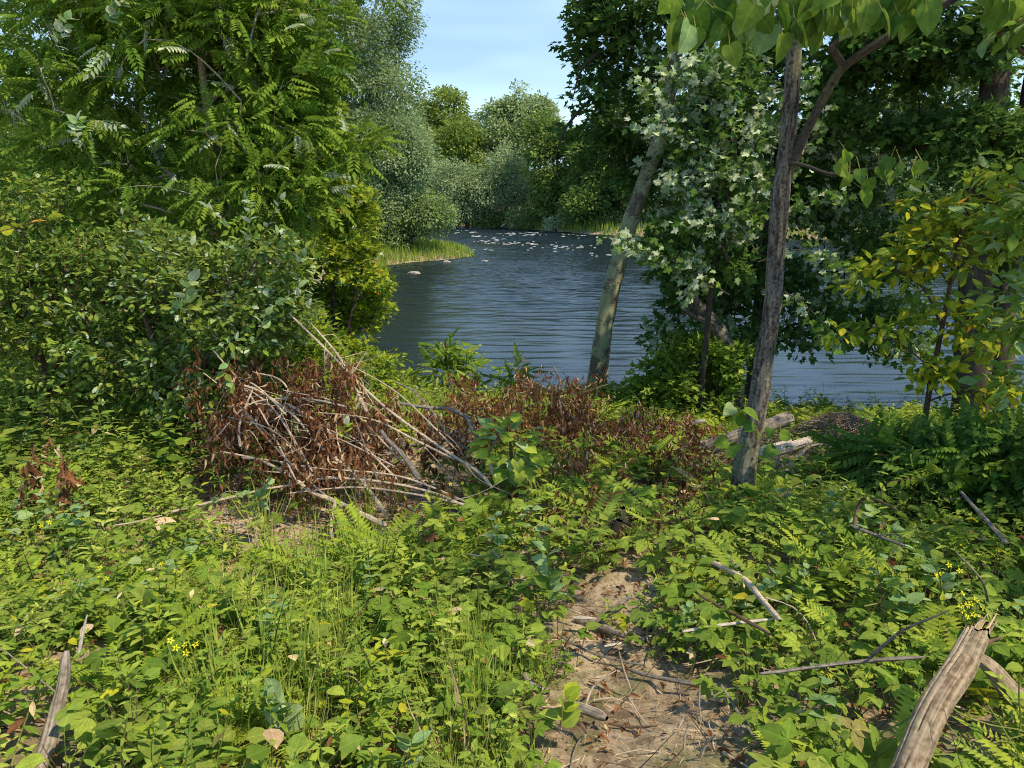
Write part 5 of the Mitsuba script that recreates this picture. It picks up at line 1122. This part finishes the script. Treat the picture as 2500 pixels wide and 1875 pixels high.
# ------------------------------------------------------------------ the green sapling in the middle
def sapling():
    rg = np.random.default_rng(16)
    key = thing('broadleaf_sapling', 'young sapling with a dark stem and broad light green crown amid the brush', 'sapling')
    Y = 5.35
    w = []
    for px, py, r in [(1258, 1345, 6.5), (1259, 1270, 6), (1256, 1190, 5.5), (1250, 1130, 5), (1246, 1080, 3.5), (1244, 1050, 2)]:
        q = P(px, py, Y); w.append([*q, r * np.linalg.norm(q - EYE) / FPX])
    q = smooth_line(w, .03); MB().add(tube(q[:, :3], q[:, 3], 10, 6, .2, 2)).done(part(key, 'stem'), 'bark', True)
    c = P(1246, 1085, Y)
    for k in range(64):
        a = k * GOLDEN + rg.normal() * .3; up = rg.uniform(-.9, 1)
        rad = .19 * math.sqrt(max(0, 1 - (up * .8)**2)) * rg.uniform(.5, 1.1)
        pos = c + np.array([rad * math.cos(a), rad * math.sin(a), .16 * up - .02])
        if k % 5 == 0 and up > 0: MB().add(tube(np.array([q[-4 - k % 6, :3], (q[-4, :3] + pos) / 2 + [0, 0, .02], pos]), [.003, .0025, .0015], 5, 7)).done(part(key, 'petiole'), 'bark', True)
        X = np.array([math.cos(a), math.sin(a), .55 * up - .15 + .2 * rg.normal()]); Z = unit(np.array([0, 0, 1]) + .35 * rg.normal(size=3) - .4 * up * np.array([math.cos(a), math.sin(a), 0]))
        sh = [BROAD, MAPLE_FULL, BROAD][k % 3]
        MB().add(leaves(sh, pos[None], X[None], Z[None], np.array([rg.uniform(.10, .155)]), rg.choice([4, 18, 11], p=[.3, .35, .35]), np.array([rg.uniform(6, 15)]))).done(part(key, 'leaf'), 'leaf')
sapling()

# pale leaved sprays that stand out of the left shrub and the foreground
def spray(label, pts, Y, n, size, pal, seed, group=None, name='leafy_spray', category='spray', kind=7):
    """a leafy shoot: a thin bent stem with paired leaves"""
    rg = np.random.default_rng(seed); key = thing(name, label, category, group)
    Y = min(Y, G(*max(pts, key=lambda p: p[1]), .12)[1])
    w = smooth_line([P(px, py, Y) for px, py in pts], .03)
    MB().add(tube(w, np.linspace(.0045, .0015, len(w)), 5, kind)).done(part(key, 'stem'), 'bark', True)
    for k in range(n):
        f = .15 + .85 * k / max(n - 1, 1); i = min(int(f * (len(w) - 1)), len(w) - 2); d = unit(w[i + 1] - w[i]); side = unit(np.cross(d, [0, .25, 1])) * (1 if k % 2 else -1)
        X = d * .55 + side * .9 + np.array([0, 0, rg.normal(.1, .2)]); Z = unit(np.array([0, -.35, .8]) + .35 * rg.normal(size=3))
        if k == n - 1: X = d
        MB().add(leaves(BROAD if size > .08 else OVATE, w[i][None], X[None], Z[None], np.array([size * rg.uniform(.75, 1.15)]), rg.choice(pal), np.array([rg.uniform(2, 14)]))).done(part(key, 'leaf'), 'leaf')
spray('pale leafy shoot highest above the grey green shrub', [(590, 600), (606, 560), (612, 520), (600, 480)], 6.2, 9, .085, [6, 6, 18], 1)
spray('pale leafy shoot pointing left near the feathery sapling stem', [(560, 560), (525, 520), (500, 500)], 6.3, 7, .09, [6, 18], 2)
spray('pale leafy shoot right of the highest one', [(640, 580), (665, 530), (690, 480)], 6.3, 8, .08, [6, 6, 18], 3)
spray('pale broad leaved shoot in the middle of the grey green shrub', [(440, 770), (450, 720), (470, 680)], 6.1, 8, .115, [6, 18, 18], 4)
spray('pale broad leaved shoot leaning right over the brush pile', [(640, 760), (690, 735), (735, 695)], 6.0, 9, .10, [6, 18], 5)
spray('pale four leaved shoot just above the brown leaves', [(640, 800), (645, 775), (655, 760)], 5.8, 6, .085, [6, 18], 6)
spray('grey green shoot hanging at the left end of the brush pile', [(560, 880), (550, 915), (560, 940)], 5.6, 7, .09, [18, 5], 7)
spray('pale winged shoot at the upper left corner', [(130, 120), (150, 80), (165, 40)], 7, 12, .10, [6, 18], 8)
spray('pale winged shoot at the top beside the upper left corner', [(260, 60), (280, 30), (300, 0)], 7, 12, .10, [6, 18], 9)
spray('pale winged shoot at mid left among dark leaves', [(200, 370), (185, 325), (190, 285)], 6.8, 12, .09, [6, 18], 10)
spray('light green shoot rising through the brown leaves', [(845, 1080), (840, 1050), (845, 1030)], 5.5, 6, .085, [6, 18, 11], 11)
spray('grey green arching shoot below the left end of the brush pile', [(610, 1300), (625, 1240), (650, 1180), (665, 1150)], 4.6, 13, .085, [18, 5, 18], 12)
spray('dull green arching shoot left of the brush pile foot', [(470, 1260), (540, 1215), (600, 1205), (640, 1230)], 4.6, 12, .08, [5, 18], 13)
spray('large pale leaved herb in the bottom middle', [(695, 1800), (690, 1740), (670, 1690)], 2.5, 11, .085, [18, 18, 6], 14)
spray('broad grey leaved herb at the very bottom middle', [(985, 1890), (1000, 1830), (1010, 1790)], 2.2, 11, .075, [18, 5], 15)
spray('dark arching leafy stem crossing the lower left thicket', [(495, 1540), (430, 1500), (380, 1480), (330, 1440)], 3.4, 15, .095, [5, 19], 16)
spray('dark winged compound shoot above the dark arching stem', [(500, 1430), (430, 1390), (360, 1365), (300, 1380)], 3.7, 15, .085, [5, 5, 18], 17)
spray('bright upright leafy stem right of the bare path top', [(1340, 1480), (1342, 1420), (1338, 1370), (1335, 1330)], 3.9, 13, .085, [5, 10, 18], 18)
spray('pale drooping leafy stem before the yellow flowers', [(2300, 1480), (2295, 1410), (2270, 1370), (2230, 1340)], 3.9, 13, .075, [18, 18, 4], 19)
spray('horizontal leafy stem above the leaning rod', [(2110, 1480), (2180, 1468), (2260, 1475), (2300, 1490)], 3.8, 9, .085, [5, 10], 20)
spray('bright three leaved shoot over the left of the path', [(1370, 1770), (1375, 1720), (1390, 1700)], 2.75, 6, .085, [3, 4], 21)
spray('dark five leaved shoot at the foot of the leaning stump', [(2140, 1880), (2140, 1830), (2138, 1812)], 2.55, 7, .085, [10, 5], 22)
spray('red stemmed shoot entering at the left edge', [(-20, 570), (50, 552), (125, 530)], 5.5, 4, .10, [17, 7], 23, kind=6)
# thin yellow green vine stems looping over the stump
for k, (pts, Y) in enumerate([([(2290, 1690), (2340, 1740), (2420, 1770), (2480, 1780), (2530, 1800)], 2.9), ([(2270, 1690), (2300, 1750), (2330, 1790), (2370, 1830)], 2.85), ([(2410, 1720), (2450, 1780), (2480, 1830), (2510, 1870)], 2.8),
                              ([(2220, 1845), (2300, 1842), (2360, 1838), (2420, 1815), (2520, 1790)], 2.8), ([(2490, 1640), (2488, 1700), (2492, 1760), (2485, 1800)], 2.8), ([(2150, 1790), (2200, 1765), (2240, 1740), (2270, 1735)], 2.9), ([(1720, 1640), (1760, 1600), (1800, 1590), (1830, 1620), (1850, 1660)], 3.1), ([(1740, 1700), (1790, 1680), (1840, 1700), (1870, 1750)], 2.9)]):
    say = ['lying straight over the stump', 'hanging down the stump face', 'slanting at the right of the stump', 'creeping low past the stump base', 'hanging at the right edge', 'curling left of the stump', 'looping right of the path', 'trailing at the lower right of the path'][k]
    key = thing('vine_stem', f'thin yellow green vine stem {say}', 'vine', None); w = smooth_line([P(a, b, min(2.15 if k < 6 else 9, G(a, b, .16 if k < 6 else .10)[1])) for a, b in pts], .03)
    MB().add(tube(w, .0026, 5, 7, .15, k)).done(key, 'bark', True)

# yellow flowers
def flowers(px, py, Y, n, label, seed, spread=24):
    rg = np.random.default_rng(seed); key = thing('yellow_flower', label, 'flower', 'yellow flowers')
    Y = min(Y, G(px, py, .24)[1])
    for _ in range(n):
        c = P(px + rg.normal(0, spread), py + rg.normal(0, spread * .7), Y); m = MB(); a0 = rg.uniform(0, 6.283); tl = unit(np.array([rg.normal(0, .4), -.6, .8]))
        e1 = unit(np.cross(tl, [0, 1, .3])); e2 = np.cross(tl, e1)
        for j in range(5):
            a = a0 + j * 1.2566; X = math.cos(a) * e1 + math.sin(a) * e2 + .25 * tl
            m.add(leaves(OVATE_LOW, (c + .002 * X)[None], X[None], tl[None], np.array([.014]), 14, np.array([rg.uniform(0, 15)])))
        m.done(part(key, 'blossom'), 'leaf')
        g = c - np.array([rg.normal(0, .02), 0, .22]); g[2] = max(g[2], H(g[0], g[1])); w = smooth_line([g, (c + g) / 2 + rg.normal(size=3) * .01, c], .05)
        MB().add(tube(w, .0016, 4, 7)).done(part(key, 'stalk'), 'bark', True)
for k, (px, py, Y, n, say) in enumerate([(2365, 1480, 3.75, 9, 'largest bright yellow flower cluster by the drooping leafy stem'), (2310, 1400, 3.95, 4, 'small yellow flowers in shade above the largest cluster'), (450, 1575, 3.1, 5, 'yellow flowers in the middle of the lower left thicket'), (240, 1408, 3.9, 3, 'yellow flowers left of the dark winged shoot'), (385, 1375, 4.0, 4, 'yellow flowers just over the dark winged shoot'), (425, 1408, 3.9, 3, 'yellow flowers at the right tip of the dark winged shoot'),
                                         (120, 1255, 4.6, 2, 'lone yellow flowers near the withered sprigs'), (150, 1130, 5.3, 2, 'yellow flowers at the left edge under the shrubs'), (1310, 1160, 6.2, 5, 'tiny yellow flowers behind the sapling'), (1430, 1180, 6.0, 3, 'tiny yellow flowers in dark leaves right of the sapling'), (1120, 1190, 5.6, 2, 'tiny yellow flowers at the fan of poles'), (2450, 1350, 4.4, 4, 'yellow specks of flowers in the right shade'), (115, 1285, 4.4, 3, 'low yellow flowers below the lone ones')]):
    flowers(px, py, Y, n, say, 500 + k, 26 if k == 0 else 16)

# ------------------------------------------------------------------ litter on the ground
def litter(name, label, density, y0, y1, keep, shape, size, pal, seed, lift=.012):
    rg = np.random.default_rng(seed); p = scatter(rg, density, y0, y1); p = p[keep(p)]; m = len(p)
    p[:, 2] += lift; a = rg.uniform(0, 6.283, m); X = np.stack([np.cos(a), np.sin(a), rg.normal(0, .25, m)], -1)
    MB().add(leaves(shape, p, X, unit(np.array([0, 0, 1]) + .45 * rg.normal(size=(m, 3))), size * rg.uniform(.5, 1.3, m), rg.choice(pal, m), rg.uniform(0, 15, m))).done(name, 'leaf'); labels[name] = dict(label=label, kind='stuff')
litter('leaf_litter', 'brown dead leaves littering the soil', 210, 1.6, 9, lambda p: (off_path(p[:, 0], p[:, 1]) > -.12) | (np.arange(len(p)) % 5 == 0), DRY, .055, [8, 8, 15, 8], 61)
litter('straw_litter', 'dry straw bits scattered over the path and soil', 1100, 1.5, 6, lambda p: off_path(p[:, 0], p[:, 1]) < .9, leaf_shape([(.4, .022)], curl=.05), .055, [15, 15, 8], 62, .008)
litter('moss_sprigs', 'tiny green sprigs dotting the bare path', 60, 1.5, 5, lambda p: (off_path(p[:, 0], p[:, 1]) < .1) & zone(p, 3.1, .5, 9), OVATE_LOW, .028, [4, 9, 11], 63, .006)
rgc = np.random.default_rng(66); p = scatter(rgc, 900, 1.5, 4.4); p = p[off_path(p[:, 0], p[:, 1]) < .25]
OCT = (np.array([[1, 0, 0], [-1, 0, 0], [0, 1, 0], [0, -1, 0], [0, 0, .7], [0, 0, -.5]], float), np.array([[0, 2, 4], [2, 1, 4], [1, 3, 4], [3, 0, 4], [2, 0, 5], [1, 2, 5], [3, 1, 5], [0, 3, 5]]))
n_ = len(p); v = OCT[0][None] * (rgc.uniform(.4, 1.4, (n_, 6, 1)) * rgc.uniform(.0015, .0065, n_)[:, None, None] * np.where(rgc.random(n_) < .05, 2.2, 1)[:, None, None]); th = rgc.uniform(0, 6.28, n_)
v = np.stack([v[..., 0] * np.cos(th)[:, None] - v[..., 1] * np.sin(th)[:, None], v[..., 0] * np.sin(th)[:, None] + v[..., 1] * np.cos(th)[:, None], v[..., 2]], -1) + p[:, None] + np.array([0, 0, .012])
scene['soil_crumbs'] = mikit.ply((v.reshape(-1, 3), (OCT[1][None] + (np.arange(n_) * 6)[:, None, None]).reshape(-1, 3)), 'soil'); labels['soil_crumbs'] = dict(label='loose grit and crumbs of earth on the bare path', kind='stuff')
m = MB(); rgt = np.random.default_rng(64); p = scatter(rgt, 26, 1.6, 8.5); p = p[(p[:, 0] > -.25 * p[:, 1])]
for c in p:
    a = rgt.uniform(0, 6.283); L = rgt.uniform(.08, .38); d = np.array([math.cos(a), math.sin(a), rgt.normal(0, .12)]) * L / 2; c = c + np.array([0, 0, rgt.uniform(.01, .10) if off_path(c[:1], c[1:2])[0] > 0 else .012])
    w = smooth_line([c - d, c + rgt.normal(size=3) * .012, c + d], .08); m.add(tube(w, np.linspace(1, .5, len(w)) * rgt.uniform(.0015, .005), 4, rgt.choice([3, 3, 10, 6]), cap=False))
m.done('twig_litter', 'bark', True); labels['twig_litter'] = dict(label='small dry twigs strewn over the ground', kind='stuff')

# ------------------------------------------------------------------ stones and driftwood in the river
def boulder(name, label, px, py, w, h, seed):
    d = P(px, py, 10) - EYE; c = EYE + d * (EYE[2] / -d[2]); k = np.linalg.norm(c - EYE) / FPX
    import trimesh
    s = trimesh.creation.icosphere(3); v = np.array(s.vertices); f = np.array(s.faces)
    v = v * (1 + .5 * (meshkit.noise(v * 1.7 + seed, seed) - .5) + .16 * (meshkit.noise(v * 5 + seed, seed) - .5))[:, None]
    v = v * np.array([w / 2 * k, w / 2 * k * .8, h * k]); v[:, 2] = np.where(v[:, 2] > 0, v[:, 2], v[:, 2] * .8)
    key = thing(name, label, 'stone', 'river stones'); scene[key] = mikit.ply((v + [c[0], c[1], max(0, float(H(c[0], c[1])))], f), 'rock', 35)
for k, a in enumerate([(1010, 668, 32, 6, 'pale flat stone alone in the still water off the point'), (1075, 636, 24, 4, 'flat stone left of the tip of the grassy point'), (1090, 640, 20, 4, 'darker flat stone touching the pale one at the grassy point'), (1183, 638, 18, 3, 'low dark stone out in the current'), (1216, 552, 14, 6, 'round stone at the far bank left of the driftwood'), (1315, 556, 16, 6, 'round stone at the far bank right of the driftwood'), (1095, 618, 18, 7, 'stone at the waterline under the point grass'), (1145, 622, 14, 5, 'small stone at the very tip of the grassy point'), (1110, 548, 22, 5, 'dark stone at the left end of the far waterline'), (1370, 566, 14, 4, 'small stone in the far riffle below the blossom')]):
    boulder('river_stone', a[4], *a[:4], 70 + k)
key = thing('stranded_driftwood', 'bleached white driftwood snag stranded on the far bank', 'driftwood')
for a, b, r in (((1245, 556), (1268, 544), 4.5), ((1250, 552), (1243, 541), 2), ((1262, 548), (1270, 538), 3), ((1225, 554), (1233, 548), 2.2)):
    Y = 99; MB().add(tube(smooth_line([P(*a, Y), (P(*a, Y) + P(*b, Y)) / 2 + [0, 0, .1], P(*b, Y)], .3), r * Y / FPX, 8, 5, .4, 1)).done(part(key, 'limb'), 'bark', 30)
